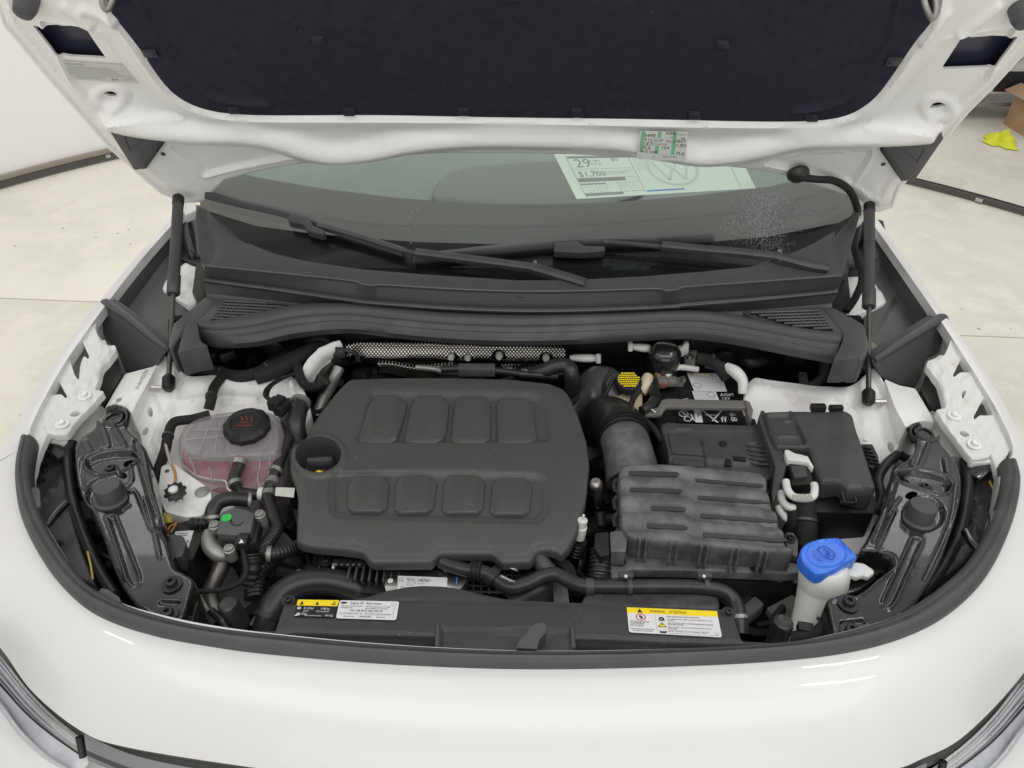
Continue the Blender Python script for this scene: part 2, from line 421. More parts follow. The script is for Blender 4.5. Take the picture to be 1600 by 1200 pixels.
m_lgink = M('pale_grey_ink', (.52, .60, .58), .6); m_grn = M('green_ink', (.25, .62, .36), .6); m_red = M('red_ink', (.6, .03, .03), .5); m_bluei = M('blue_ink', (.12, .25, .62), .6)
m_winp = M('window_paper', (.74, .83, .76), .7); m_wlab = M('white_ink', (.75, .75, .75), .6); m_silver = M('silver_label', (.50, .49, .46), .4)
m_blab = M('black_label', (.012, .012, .012), .35); m_gdot = M('green_dot', (.03, .50, .08), .5); m_orange = M('orange_wire', (.45, .22, .05), .5); m_redp = M('red_print', (.20, .04, .025), .5)
m_bknock = M('label_blue_mark', (.02, .05, .35), .5)
m_copper = M('copper_terminal', (.42, .22, .15), .45, metal=.6); m_tan = M('brown_tape', (.42, .40, .36), .7)
m_foam = M('grey_foam', (.12, .12, .115), .9); m_ywire = M('yellow_wire', (.45, .42, .08), .5)
m_sens = M('grey_green_plastic', (.085, .092, .096), .5, var=(20, .15), bump=(300, .1, .0004))
m_boost = M('painted_booster', (.06, .065, .068), .3, rvar=(20, .2, .4))
m_dashm = M('instrument_hood_plastic', (.165, .18, .172), .8)
m_dash = M('dashboard_plastic', (.10, .102, .10), .8, var=(4, .05)); m_dashtop = M('dash_with_reflection', (.205, .235, .22), .9, var=(3, .08))  # m_dashtop: pale tone carries the windscreen reflection in its colour
m_frit = M('ceramic_black', (.008, .008, .009), .25)
m_tag = M('tag_paper', (.62, .62, .58), .6)
m_cardb = M('cardboard', (.42, .27, .16), .85, var=(10, .1)); m_cloth = M('neon_cloth', (.75, .78, .05), .9, bump=(90, .5, .002)); m_wall = M('booth_wall', (.88, .88, .87), .8)
m_rail = M('rail_metal', (.10, .095, .09), .4, metal=.5); m_railw = M('rail_trim', (.33, .30, .24), .5)
m_grip = M('grey_strip', (.22, .23, .235), .35)
m_seamdark = M('gap_shade_grey', (.075, .075, .075), .6)  # dark grey puts the shade of the lip gap into the colour

def foil():
    m = M('perforated_foil', (.62, .60, .55), .28, metal=1); nt = m.node_tree; N = nt.nodes; L = nt.links; b = N['Principled BSDF']
    tc = N.new('ShaderNodeTexCoord'); mp_ = N.new('ShaderNodeMapping'); mp_.inputs['Rotation'].default_value = (0, R(45), 0); L.new(tc.outputs['Object'], mp_.inputs[0])
    v = N.new('ShaderNodeTexVoronoi'); v.inputs['Randomness'].default_value = 0.05; v.inputs['Scale'].default_value = 210
    v.voronoi_dimensions = '2D'
    sx = N.new('ShaderNodeSeparateXYZ'); L.new(mp_.outputs[0], sx.inputs[0]); cx = N.new('ShaderNodeCombineXYZ'); L.new(sx.outputs[0], cx.inputs[0]); L.new(sx.outputs[2], cx.inputs[1]); L.new(cx.outputs[0], v.inputs['Vector'])
    r = N.new('ShaderNodeMapRange'); r.inputs['From Min'].default_value = .22; r.inputs['From Max'].default_value = .42; L.new(v.outputs['Distance'], r.inputs[0])
    mx = N.new('ShaderNodeMix'); mx.data_type = 'RGBA'; mx.inputs[6].default_value = (.72, .70, .64, 1); mx.inputs[7].default_value = (.035, .034, .03, 1); L.new(r.outputs[0], mx.inputs[0]); L.new(mx.outputs[2], b.inputs['Base Color'])
    bu = N.new('ShaderNodeBump'); bu.inputs['Strength'].default_value = .8; bu.inputs['Distance'].default_value = .0015; bu.invert = True; L.new(v.outputs['Distance'], bu.inputs['Height']); L.new(bu.outputs[0], b.inputs['Normal'])
    return m
m_foil = foil()
def seethrough(name, col, alpha, rough=.1, tint=(1, 1, 1), trl=.0, coat=1.):
    m = bpy.data.materials.new(name); m.use_nodes = True; nt = m.node_tree; N = nt.nodes; L = nt.links; b = N['Principled BSDF']
    b.inputs['Base Color'].default_value = (*col, 1); b.inputs['Roughness'].default_value = rough
    t = N.new('ShaderNodeBsdfTransparent'); t.inputs[0].default_value = (*tint, 1); mx = N.new('ShaderNodeMixShader'); mx.inputs[0].default_value = alpha
    L.new(t.outputs[0], mx.inputs[1]); L.new(b.outputs[0], mx.inputs[2]); L.new(mx.outputs[0], N['Material Output'].inputs[0]); return m
def glassm(name, tint, ior=1.5):
    m = bpy.data.materials.new(name); m.use_nodes = True; nt = m.node_tree; N = nt.nodes; L = nt.links
    t = N.new('ShaderNodeBsdfTransparent'); t.inputs[0].default_value = (*tint, 1); g = N.new('ShaderNodeBsdfGlossy'); g.inputs['Roughness'].default_value = .02
    fr0 = N.new('ShaderNodeFresnel'); fr0.inputs[0].default_value = ior; mx = N.new('ShaderNodeMixShader'); ge = N.new('ShaderNodeNewGeometry'); fr = N.new('ShaderNodeMath'); fr.operation = 'MULTIPLY'; inv = N.new('ShaderNodeMath'); inv.operation = 'SUBTRACT'; inv.inputs[0].default_value = 1
    L.new(ge.outputs['Backfacing'], inv.inputs[1]); L.new(fr0.outputs[0], fr.inputs[0]); L.new(inv.outputs[0], fr.inputs[1]); L.new(fr.outputs[0], mx.inputs[0]); L.new(t.outputs[0], mx.inputs[1]); L.new(g.outputs[0], mx.inputs[2]); L.new(mx.outputs[0], N['Material Output'].inputs[0]); return m
m_glass = glassm('windscreen_glass', (.95, .97, .955)); m_lens = glassm('lamp_lens', (.95, .96, .98))
m_tank = seethrough('translucent_tank', (.34, .32, .335), .45, .2); m_cool = M('pink_coolant', (.42, .004, .06), .3); m_tankgrey = M('tank_cloudy_grey', (.34, .32, .335), .5)
m_lampint = M('lamp_interior', (.72, .73, .75), .35, metal=.1, var=(30, .15))
m_drop = glassm('water', (.9, .9, .9), 1.33)
def concrete():
    m = M('concrete_floor', (.80, .78, .69), .42, var=(1.1, .13), bump=(60, .12, .002), dust=(7, (.86, .83, .74), .48, .66), speck=(11, .10, (.25, .2, .16)), rvar=(2, .3, .55)); return m
m_conc = concrete()
# ================================================================== SETTING
floor = empty('floor', (0, 3, 0), '', ''); 
for k in ('label', 'category'): del floor[k]
floor['kind'] = 'structure'
ang = math.atan2(2.66-2.97, 4.3); fu = np.array([math.cos(ang), math.sin(ang), 0]); fv = np.array([-fu[1], fu[0], 0]); fo = np.array([0, 2.815, 0])
def slab(a0, a1, b0, b1):
    g = .004; c = [fo+fu*(a0+g)+fv*(b0+g), fo+fu*(a1-g)+fv*(b0+g), fo+fu*(a1-g)+fv*(b1-g), fo+fu*(a0+g)+fv*(b1-g)]
    prism('floor_slab', [0]*4, np.array(c), .06, m_conc, floor, bev=.004)
for a0 in (-8, -.2, 7.6)[:3]:
    for b0, b1 in ((-4.6, 0), (0, 4.6), (4.6, 9.2)): slab(a0, a0+7.8, b0, b1)
mk('floor_base', [(-12, -6, -.03), (20, -6, -.03), (20, 16, -.03), (-12, 16, -.03)], [(0, 1, 2, 3)], m_conc, floor)
floor['kind'] = 'structure'
# curved booth wall on the left
cw = np.array([-.08, 1.78]); rw = 3.93
def arc(r, a0, a1, n, c=cw, z=0.): return [(c[0]+r*math.cos(R(a)), c[1]+r*math.sin(R(a)), z) for a in np.linspace(a0, a1, n)]
o = sweep('booth_wall', arc(rw+.03, 98, 225, 60, z=.07), [(0, 0), (0, 3.2), (.06, 3.2), (.06, 0)], m_wall, None, label='curved white photo booth wall on the left behind the car', cat='wall')
o = sweep('base_rail', arc(rw, 98, 225, 60, z=0.012), [(-.02, 0), (-.02, .028), (.0, .032), (.03, .032), (.03, 0)], m_rail, None, label='dark metal rail along the foot of the curved white wall', cat='rail', group='rails on the floor')
sweep('trim', arc(rw+.012, 98, 225, 60, z=.044), [(-.012, 0), (-.012, .026), (.012, .026), (.012, 0)], m_railw, o)
for a in (118, 131, 144, 157): box('joint', arc(rw-.024, a, a, 1, z=.035)[0], (.03, .012, .02), m_steel, o, (0, 0, R(a+90)))
o = sweep('floor_rail', arc(rw, 78, -20, 50, np.array([-.08, 1.35]), .012), [(-.025, 0), (-.025, .024), (-.008, .028), (-.008, .018), (.008, .018), (.008, .028), (.025, .024), (.025, 0)], m_rail, None, label='curved dark metal floor rail on the right behind the fender', cat='rail', group='rails on the floor')
for a in (60, 44, 28, 12): box('joint', arc(rw-.03, a, a, 1, np.array([-.08, 1.35]), .022)[0], (.04, .012, .022), m_steel, o, (0, 0, R(a+90)))
# things on the workshop floor, right
Zf = Z(0)
def onfloor(px, py): return Zf([px], [py])[0]
c = onfloor(1562, 223)
G = []; n = 26
for i in range(n):
    for j in range(n):
        u, v = i/(n-1)*2-1, j/(n-1)*2-1; e = max(0, 1-(u*u+v*v)**1.5)
        q = .055*e*(.7+.5*math.sin(7*u+3*v)*math.cos(5*v-2*u)+.4*math.sin(13*v+u*4))
        wob = 1+.18*math.sin(4*math.atan2(v, u)+1)+.1*math.sin(9*math.atan2(v, u))
        sc = min(1, 1/max(1e-6, math.hypot(u, v)/max(abs(u), abs(v), 1e-6)))
        G.append((c[0]+u*sc*.10*wob, c[1]+v*sc*.14*wob, .006+max(0, q)))
mk('cleaning_cloth', G, [[i*n+j, (i+1)*n+j, (i+1)*n+j+1, i*n+j+1] for i in range(n-1) for j in range(n-1)], m_cloth, None, label='crumpled neon yellow cloth lying on the concrete floor', cat='cloth')
c = onfloor(1600, 212)
cb = empty('cardboard_box', (c[0]+.16, c[1]+.10, 0), 'small open brown cardboard box on the floor beyond the yellow cloth', 'box')
cx, cy = cb.location[0], cb.location[1]
for nm, cc, sz in (('side_wall', (cx-.17, cy, .13), (.006, .3, .26)), ('side_wall', (cx+.17, cy, .13), (.006, .3, .26)), ('end_wall', (cx, cy-.15, .13), (.334, .006, .26)), ('end_wall', (cx, cy+.15, .13), (.334, .006, .26)), ('bottom', (cx, cy, .006), (.33, .29, .006))): box(nm, cc, sz, m_cardb, cb, bev=.001)
box('flap', (cx-.22, cy, .27), (.11, .28, .006), m_cardb, cb, (0, R(-25), 0), .001)
c = onfloor(1545, 196); px_, py_ = c[0]+.1, c[1]+.35
ct = empty('utility_cart', (px_, py_, 0), 'low grey metal frame with pale panels behind the cardboard box', 'cart')
for sx in (-.4, .4):
    for sy in (-.22, .22): tube('post', [(px_+sx, py_+sy, .02), (px_+sx, py_+sy, .75)], .018, m_steel, ct, world=True, smooth_n=1)
for z_ in (.12, .74): box('shelf', (px_, py_, z_), (.86, .5, .03), m_galv, ct)
box('side_panel', (px_, py_-.23, .42), (.72, .02, .45), m_tag, ct); box('dark_panel', (px_+.1, py_-.245, .28), (.4, .01, .14), m_blk2, ct)
tube('brace', [(px_-.4, py_-.25, .15), (px_+.4, py_-.25, .72)], .012, m_steel, ct, world=True, smooth_n=1)
c = onfloor(1598, 166)
o = lathe('yellow_bucket', (c[0]+.35, c[1]+.4, 0), [(.13, 0), (.15, .02), (.17, .34), (.175, .36), (.16, .36), (.14, .05)], M('bucket_yellow', (.75, .45, .02), .5), None, label='orange yellow bucket at the right edge beside the metal cart', cat='bucket')
mk('workshop_wall', [(3.8, 9.5, 0), (16, 7, 0), (16, 7, 3.4), (3.8, 9.5, 3.4), (3.8, 9.6, 0), (16, 7.1, 0), (16, 7.1, 3.4), (3.8, 9.6, 3.4)], [(0, 1, 2, 3), (7, 6, 5, 4), (0, 4, 5, 1), (3, 2, 6, 7)], m_tag, None, label='plain pale wall at the back of the workshop on the right', cat='wall')

# ================================================================== CAR
CAR = empty('car', (0, 1.2, 0), 'white car seen from the front with its bonnet propped open over the engine bay', 'car')
# ---------- nose / bumper skin
pairs = [((52, 690), (-12, 728), .985), ((44, 750), (-62, 850), .975), ((60, 800), (-80, 925), .96), ((95, 860), (-55, 962), .93), ((130, 910), (0, 1012), .91), ((190, 942), (50, 1080), .905), ((250, 960), (125, 1141), .905),
 ((320, 975), (200, 1168), .91), ((420, 989), (400, 1200), .92), ((600, 1006), (600, 1224), .925), ((800, 1016), (800, 1236), .925), ((1000, 1015), (1010, 1236), .925), ((1200, 1006), (1230, 1222), .925),
 ((1300, 991), (1385, 1204), .92), ((1400, 962), (1440, 1186), .91), ((1470, 917), (1510, 1147), .905), ((1520, 868), (1600, 1051), .91), ((1553, 800), (1668, 940), .95), ((1566, 722), (1616, 716), .985)]
rows = []
for s in np.linspace(0, 1, 9):
    e = s
    rows.append(np.array([at(a[0]+(b[0]-a[0])*e, a[1]+(b[1]-a[1])*e, (.992)*(1-s**2.2)+z*s**2.2) for a, b, z in pairs]))
first = rows[0].copy(); first[:, 2] -= .03
loft('bumper_skin', [first]+rows, m_white, CAR, n=8, rows=3, label='smooth white nose panel below the rubber seal')
for r in rows: pass
# lip drop + lower nose (white, beneath lamps)
lip = rows[-1]
# dark gap under the lip
def offs(r, dz, out): q = r.copy(); q[:, 2] += dz; c_ = np.array([0, 1.3]); d_ = q[:, :2]-c_; d_ /= np.linalg.norm(d_, axis=1)[:, None]; q[:, :2] += d_*out; return q
loft('lip_gap', [offs(lip, -.001, -.002), offs(lip, -.018, -.004), offs(lip, -.022, .004)], m_seamdark, CAR, n=8, label='dark grey gap under the nose lip')
loft('lower_bumper', [offs(lip, -.075, -.004), offs(lip, -.13, .03), offs(lip, -.35, .05), offs(lip, -.62, .0), offs(lip, -.66, -.05)], m_white, CAR, n=8, label='white bumper face dropping below the headlights')
def curv(pts): return px3([(a, b, z) for a, b, z in pts])
def lampset(side):
    f = (lambda x: x) if side < 0 else (lambda x: 1598-x)
    dy = 0 if side < 0 else 38
    c1 = [(-70, 942), (-35, 985), (0, 1024), (40, 1075), (80, 1116), (124, 1151)]
    cm = [(-70, 985), (-35, 1030), (0, 1069), (40, 1113), (80, 1147), (129, 1181)]
    c3 = [(-75, 1010), (-38, 1058), (0, 1102), (30, 1143), (66, 1178), (108, 1203)]
    c4 = [(-80, 1040), (-44, 1085), (-8, 1130), (25, 1170), (60, 1205), (100, 1235)]
    A, B, C3, D = [curv([(f(x), y+dy, z) for x, y in cc]) for cc, z in ((c1, .893), (cm, .872), (c3, .852), (c4, .842))]
    hl = loft('headlight', [A-[0, 0, .018], B-[0, 0, .02], C3-[0, 0, .012]], m_lampint, CAR, n=8, rows=4, label='clear headlight at the '+('left' if side < 0 else 'right')+' edge of the nose')
    for k, t in enumerate((.04, .12, .2, .3, .42, .55, .7, .86)):
        cc = A*(1-t)+B*t - [0, 0, .006+.004*(k % 2)]
        tube('bezel_rib', cc, .0016 if k % 2 else .0026, m_chrome if k % 3 else m_steel, hl, seg=6, world=True, smooth_n=6)
    loft('reflector', [A*.3+B*.7-[0, 0, .014], B-[0, 0, .010]], m_lampint, hl, n=8, rows=3)
    tube('crease', B-[0, 0, .001], .0012, m_blk2, hl, seg=6, world=True, smooth_n=6)
    loft('lens', [A, A*.5+B*.5+[0, 0, .004], B], m_lens, hl, n=8, rows=4)
    loft('lower_lens', [B, B*.5+C3*.5+[0, 0, .001], C3], m_lens, hl, n=8, rows=4)
    tube('lower_rim', C3, .0028, m_chrome, hl, seg=8, world=True, smooth_n=6)
    loft('lower_cheek', [C3+[0, 0, .0005], D, D+[(-.02 if side < 0 else .02), -.02, -.01], D+[(-.08 if side < 0 else .08), -.06, -.06], D+[(-.1 if side < 0 else .1), -.08, -.3]], m_white, CAR, n=8, rows=4, label='white bumper corner under the '+('left' if side < 0 else 'right')+' headlight')
    # end block
    tube('end_seal', [A[-1], B[-1]-[0, .0, .002]], .0045, m_blk2, hl, world=True, smooth_n=1)
lampset(-1); lampset(1)
g = loft('grille_strip', [curv([(131, 1146, .893), (200, 1177, .896), (290, 1198, .9), (410, 1214, .905), (600, 1240, .91)]), curv([(137, 1188, .885), (200, 1212, .888), (290, 1232, .89), (410, 1248, .895), (600, 1270, .9)])], m_grip, CAR, n=6, rows=3, label='smoked grey strip across the nose between the headlights')
loft('ridge', [curv([(135, 1172, .889), (200, 1198, .891), (290, 1221, .893)]), curv([(136, 1180, .893), (200, 1206, .895), (290, 1229, .896)])], m_alu, g, n=5)
g = loft('grille_strip', [curv([(1448, 1192, .895), (1385, 1215, .9), (1250, 1240, .905)]), curv([(1444, 1235, .885), (1385, 1258, .89), (1250, 1275, .895)])], m_grip, CAR, n=6, rows=3, label='smoked grey strip at the right end of the nose')

# ---------- fenders (silhouette strip, drop down outside)
def fender(pts, inner, side):
    A = curv(pts); B = curv(inner); C1 = A.copy(); C1[:, 2] -= .012; D1 = A.copy(); D1[:, 2] -= .5
    m_ = (A+B)/2; m_[:, 2] += .002
    return loft('fender', [D1, C1, A, m_, B, B-[0, 0, .02]], m_white, CAR, n=8, label='white '+side+' front fender edge')
fl = [(-14, 728, .985), (25, 665, 1.0), (62, 600, 1.01), (100, 542, 1.02), (156, 470, 1.03), (210, 404, 1.04), (262, 344, 1.05), (285, 322, 1.055)]
fi = [(50, 695, .99), (48, 668, 1.0), (80, 603, 1.01), (114, 548, 1.018), (164, 478, 1.028), (217, 410, 1.038), (270, 350, 1.048), (292, 328, 1.053)]
fender(fl, fi, 'left')
fr_ = [(1618, 716, .985), (1598, 690, .99), (1572, 637, 1.0), (1540, 584, 1.01), (1480, 496, 1.03), (1430, 424, 1.04), (1372, 344, 1.05), (1356, 322, 1.055)]
fri = [(1568, 730, .99), (1583, 700, .99), (1560, 645, 1.0), (1527, 590, 1.008), (1471, 503, 1.028), (1422, 432, 1.038), (1364, 350, 1.048), (1348, 328, 1.053)]
fender(fr_, fri, 'right')

# ---------- fender flanges with their holes
def flange(outline, holes, bolts, oval, side, creases):
    P_ = P3((60, 640, .995), (150, 520, 1.015), (200, 640, .985)) if side == 'left' else P3((1545, 640, .992), (1470, 540, 1.012), (1420, 660, .985))
    def h(P):
        z = np.zeros(len(P))
        for ln, wd, hh in creases: z += ridge(P, np.array(ln, float), wd, hh)
        z += .0012*np.sin(P[:, 0]*.25)*np.cos(P[:, 1]*.21)
        for b in bolts: z += ridge(P, np.array([b, b], float)+[[0, 0], [.1, 0]], 14, .003)
        return z
    fo_ = relief('fender_flange', rnd(outline, 5), P_, m_seamwhite, CAR, h=h, step=3.2, er=(3, .0015), skirt=.012, holes=[rnd(q, 3) for q in holes]+[ell(*oval)], label='white sealed metal flange inside the '+side+' fender')
    for b in bolts:
        c_ = P_([b[0]], [b[1]])[0]+P_.n*.003
        lathe('bolt', c_, [(.0105, 0), (.0105, .0016), (.0062, .0022), (.006, .0075), (.0042, .0085), (.0036, .006)], m_inwhite, fo_, axis=P_.n, seg=24)
    return fo_
flange([(160, 474), (153, 490), (150, 505), (149, 513), (153, 524), (159, 532), (164, 530), (167, 538), (180, 539), (182, 546), (174, 558), (162, 571), (157, 580), (155, 592), (151, 602), (148, 608), (163, 610), (146, 630), (120, 656), (106, 676), (102, 679), (85, 680), (76, 675), (70, 686), (60, 712), (52, 740), (44, 745), (44, 690), (46, 664), (78, 600), (112, 546)],
 [[(127, 533), (130, 536), (140, 558), (137, 561), (131, 555), (127, 566), (125, 582), (123, 594), (117, 588), (110, 566), (109, 556)], [(88, 592), (91, 594), (105, 619), (103, 623), (97, 617), (74, 616)]],
 [(133, 621), (98, 665)], (117, 647, 8, 4, 20, -8), 'left',
 [([(150, 515), (158, 545), (150, 570), (140, 595), (130, 605)], 8, .004), ([(165, 540), (172, 550), (160, 565), (150, 590)], 5, .003), ([(130, 605), (95, 640), (72, 668)], 8, -.004), ([(110, 600), (126, 575)], 6, .003)])
flange([(1474, 502), (1480, 512), (1484, 520), (1484, 535), (1478, 550), (1473, 559), (1468, 553), (1460, 560), (1449, 563), (1448, 571), (1456, 582), (1467, 598), (1472, 615), (1478, 637), (1462, 639), (1475, 660), (1497, 690), (1514, 712), (1520, 718), (1546, 715), (1548, 708), (1553, 720), (1558, 740), (1564, 742), (1566, 724), (1581, 700), (1558, 646), (1525, 592)],
 [[(1501, 561), (1505, 562), (1516, 581), (1499, 583), (1491, 589), (1489, 586)], [(1502, 614), (1507, 609), (1511, 611), (1504, 624)], [(1536, 623), (1540, 624), (1552, 649), (1531, 649), (1523, 655), (1521, 651)]],
 [(1490, 652), (1521, 697)], (1507, 678, 8, 4, 20, 15), 'right',
 [([(1484, 530), (1470, 565), (1480, 600), (1492, 635)], 9, .004), ([(1455, 568), (1470, 590), (1480, 630)], 5, .003), ([(1495, 635), (1525, 665), (1550, 700)], 9, -.004), ([(1500, 600), (1515, 590)], 6, .003)])
for s, q in (('left', [(75, 679), (102, 681), (106, 677), (105, 688), (100, 690), (71, 689)]), ('right', [(1514, 714), (1520, 720), (1548, 716), (1553, 722), (1520, 723), (1515, 720)])):
    prism('flange_tab', q, Z(.97), .012, m_inwhite, CAR, label='folded white tab under the '+s+' flange')
# inner brackets seen through the flange openings
for s, q in (('left', [(124, 575), (150, 566), (150, 600), (128, 606)]), ('left', [(70, 634), (108, 626), (112, 640), (80, 668), (50, 660)]), ('left', [(120, 660), (146, 628), (170, 640), (160, 660), (140, 690), (110, 690)]),
          ('right', [(1506, 596), (1530, 592), (1532, 625), (1508, 630)]), ('right', [(1530, 662), (1565, 658), (1572, 690), (1535, 690)]), ('right', [(1455, 640), (1475, 650), (1520, 715), (1480, 712), (1450, 660)])):
    prism('inner_bracket', q, Z(.94), .05, m_inwhite, CAR, bev=.003, label=None)

# ---------- dark tub closing the bay
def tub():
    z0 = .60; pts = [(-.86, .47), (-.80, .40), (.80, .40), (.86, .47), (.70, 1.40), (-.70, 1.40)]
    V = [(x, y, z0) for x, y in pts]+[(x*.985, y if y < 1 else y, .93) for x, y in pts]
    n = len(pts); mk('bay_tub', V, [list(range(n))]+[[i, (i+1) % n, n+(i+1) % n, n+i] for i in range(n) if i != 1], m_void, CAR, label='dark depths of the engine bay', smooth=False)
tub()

# ---------- front seal
so = [(45, 684), (22, 735), (30, 800), (62, 868), (105, 922), (155, 958), (235, 986), (335, 1005), (430, 1017), (600, 1031), (800, 1039), (1000, 1037), (1200, 1028), (1330, 1013), (1425, 986), (1495, 946), (1548, 890), (1583, 815), (1596, 755), (1590, 722)]
si = [(55, 684), (47, 740), (61, 798), (93, 856), (133, 908), (190, 941), (252, 962), (325, 978), (425, 990), (600, 1006), (800, 1016), (1000, 1015), (1200, 1005), (1300, 990), (1398, 961), (1468, 916), (1518, 868), (1553, 800), (1566, 745), (1564, 720)]
so[0] = (31, 684)
zz = 1.0
A = px3([(*p, zz) for p in so]); B = px3([(*p, zz) for p in si])
Ac, Bc = cr(A, 10), cr(B, 10); n = len(Ac); prof = [(0, -.012), (0, 0.), (.08, .006), (.22, .0105), (.42, .012), (.5, .010), (.56, .0095), (.62, .0115), (.78, .010), (.93, .005), (1, -.002), (1, -.014)]
V = []; 
for i in range(n):
    for a, b in prof: V.append(Ac[i]*(1-a)+Bc[i]*a+[0, 0, b-.004])
m_n = len(prof)
seal = mk('front_seal', V, [[i*m_n+j, i*m_n+j+1, (i+1)*m_n+j+1, (i+1)*m_n+j] for i in range(n-1) for j in range(m_n-1)]+[list(range(m_n)), [(n-1)*m_n+j for j in range(m_n)]], m_rub, CAR, label='long grey rubber seal curving round the front of the engine bay', sharp=60)
for q in ([(152, 926), (158, 918), (168, 920), (186, 932), (190, 942), (178, 941)], [(47, 764), (54, 760), (62, 764), (64, 790), (56, 795)], [(1400, 962), (1404, 968), (1440, 950), (1436, 953), (1424, 955)], [(1547, 800), (1556, 796), (1562, 800), (1560, 830), (1548, 835)]):
    prism('seal_tab', q, Z(1.0), .01, m_rub, CAR, bev=.002)

# ================================================================== BONNET
tn = math.tan(R(62)); HP = Pl((0, 1.5, 1.12), (0, -math.sin(R(62)), -math.cos(R(62))))
if HP.n @ (CAMP-HP.p0) < 0: HP.n = -HP.n
pad = [(155, -60), (158, -20), (164, 2), (172, 22), (200, 58), (222, 88), (243, 118), (268, 146), (300, 166), (342, 178), (400, 183), (500, 184), (620, 184), (800, 186), (1000, 190), (1200, 193), (1290, 190), (1336, 178), (1372, 152), (1404, 110), (1430, 70), (1455, 38), (1466, 15), (1470, -10), (1474, -60)]
hood_out = [(-40, -80), (0, 45), (30, 82), (60, 118), (95, 157), (130, 196), (170, 241), (200, 268), (225, 290), (250, 310), (285, 322), (318, 318), (335, 300), (352, 283), (400, 270), (450, 261), (520, 251), (600, 245), (700, 242), (800, 241), (900, 244), (1000, 250), (1075, 257), (1120, 262), (1180, 267), (1230, 277), (1290, 296), (1330, 315), (1345, 330), (1375, 338), (1398, 330), (1410, 300), (1440, 270), (1480, 225), (1520, 180), (1560, 140), (1600, 98), (1660, 30), (1690, -80)]
lroll = [(175, 186), (215, 195), (300, 206), (380, 208), (430, 216), (480, 232), (525, 239), (580, 234), (640, 222), (720, 213), (800, 211), (900, 214), (970, 219), (1030, 231), (1090, 241), (1140, 238), (1200, 226), (1250, 215), (1330, 212), (1400, 209), (1450, 205)]
lhole = [(51, 39), (60, 41), (65, 44), (88, 43), (95, 45), (122, 45), (131, 47), (145, 68), (164, 94), (162, 95), (110, 93), (92, 90), (84, 82)]
rhole = [(1505, 62), (1515, 61), (1518, 63), (1545, 61), (1550, 60), (1575, 61), (1580, 58), (1591, 57), (1572, 84), (1556, 104), (1545, 110), (1478, 112), (1473, 110)]
lpan = rnd([(60, 30), (130, 42), (160, 50), (178, 80), (220, 130), (262, 165), (292, 184), (160, 183), (110, 130)], 8)
rpan = rnd([(1590, 40), (1540, 48), (1478, 60), (1470, 75), (1420, 135), (1385, 168), (1345, 196), (1480, 200), (1530, 150)], 8)
lpan2 = rnd([(262, 228), (285, 224), (330, 222), (400, 228), (470, 245), (400, 258), (345, 270), (318, 278), (305, 262)], 8)
rpan2 = rnd([(1365, 232), (1330, 236), (1260, 238), (1200, 250), (1190, 258), (1240, 268), (1300, 285), (1330, 295), (1360, 250)], 8)
def hh(P):
    hem = sdl(P, np.array(hood_out, float), True); side = ss((np.abs(P[:, 0]-800)-480)/60)
    z = padh(P, np.array(pad), -.006, 6)
    z += ridge(P, cr(np.array(lroll), 3), 25, .024)
    pin = cr(np.array([(p[0], p[1]) for p in pad[1:-1]]), 2)
    z += ridge(P, pin, 20, .012)
    for q in (lpan, rpan): z += padh(P, q, -.007, 5)+ridge(P, q, 4, .002, True)
    for q in (lpan2, rpan2): z += padh(P, q, -.008, 6)+ridge(P, q, 4, .002, True)
    z *= 1-side*(1-ss((hem-18)/12)); z -= side*.007*ss((17-hem)/5); z += side*.003*ridge(hem[:, None]*[1, 0], np.array([[24., 0], [24.1, 0]]), 5, 1)
    for c_ in ((171, 155), (1467, 172)): 
        d = np.hypot((P[:, 0]-c_[0])/1.5, P[:, 1]-c_[1]); z += .006*(ss((24-d)/8))-.008*ss((12-d)/7)
    for a, b in (((140, 40), (100, 10)), ((1500, 55), (1560, 10)), ((1480, 20), (1440, 60)), ((180, 30), (130, 15))): z += ridge(P, np.array([a, b], float), 12, .007)
    z -= side*ridge(np.abs(hem-8)[:, None]*[1, 0], np.array([[0., 0], [.1, 0]]), 3, .003); z += .0010*np.sin(P[:, 0]*.02+1)*np.sin(P[:, 1]*.05)
    return z
bon = relief('bonnet', hood_out, HP, m_bonw, CAR, feats=[(hood_out, (5, 8, 11, 14, 17, 21, 26))]+[(q, (-2, 0, 3, 6)) for q in (lpan, rpan, lpan2, rpan2)]+[(cr(np.array([(p[0], p[1]) for p in pad[1:-1]]), 2), (-20, -16, -12, -6, 0, 6), 0), (cr(np.array(lroll), 3), (-24, -18, -12, -6, 0, 6, 12, 18, 24), 0)], h=hh, step=3.6, er=(6, .006), skirt=.035, sd=(0, .88, .47), hskirt=.15, holes=[rnd(lhole, 3), rnd(rhole, 3), ell(171, 153, 10, 3.6, 20, 10), ell(1467, 170, 12, 3.6, 20, -10)], label='open bonnet, white pressed inner panel facing the camera')
# outer skin behind, its shadowed look put into a dark colour
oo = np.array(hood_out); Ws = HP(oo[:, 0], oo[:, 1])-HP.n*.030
m_skin = M('bonnet_skin_painted_shade', (.035, .038, .06), .3)
prism('outer_skin', [0]*len(oo), Ws, .004, m_skin, bon, bev=0, sd=-HP.n)
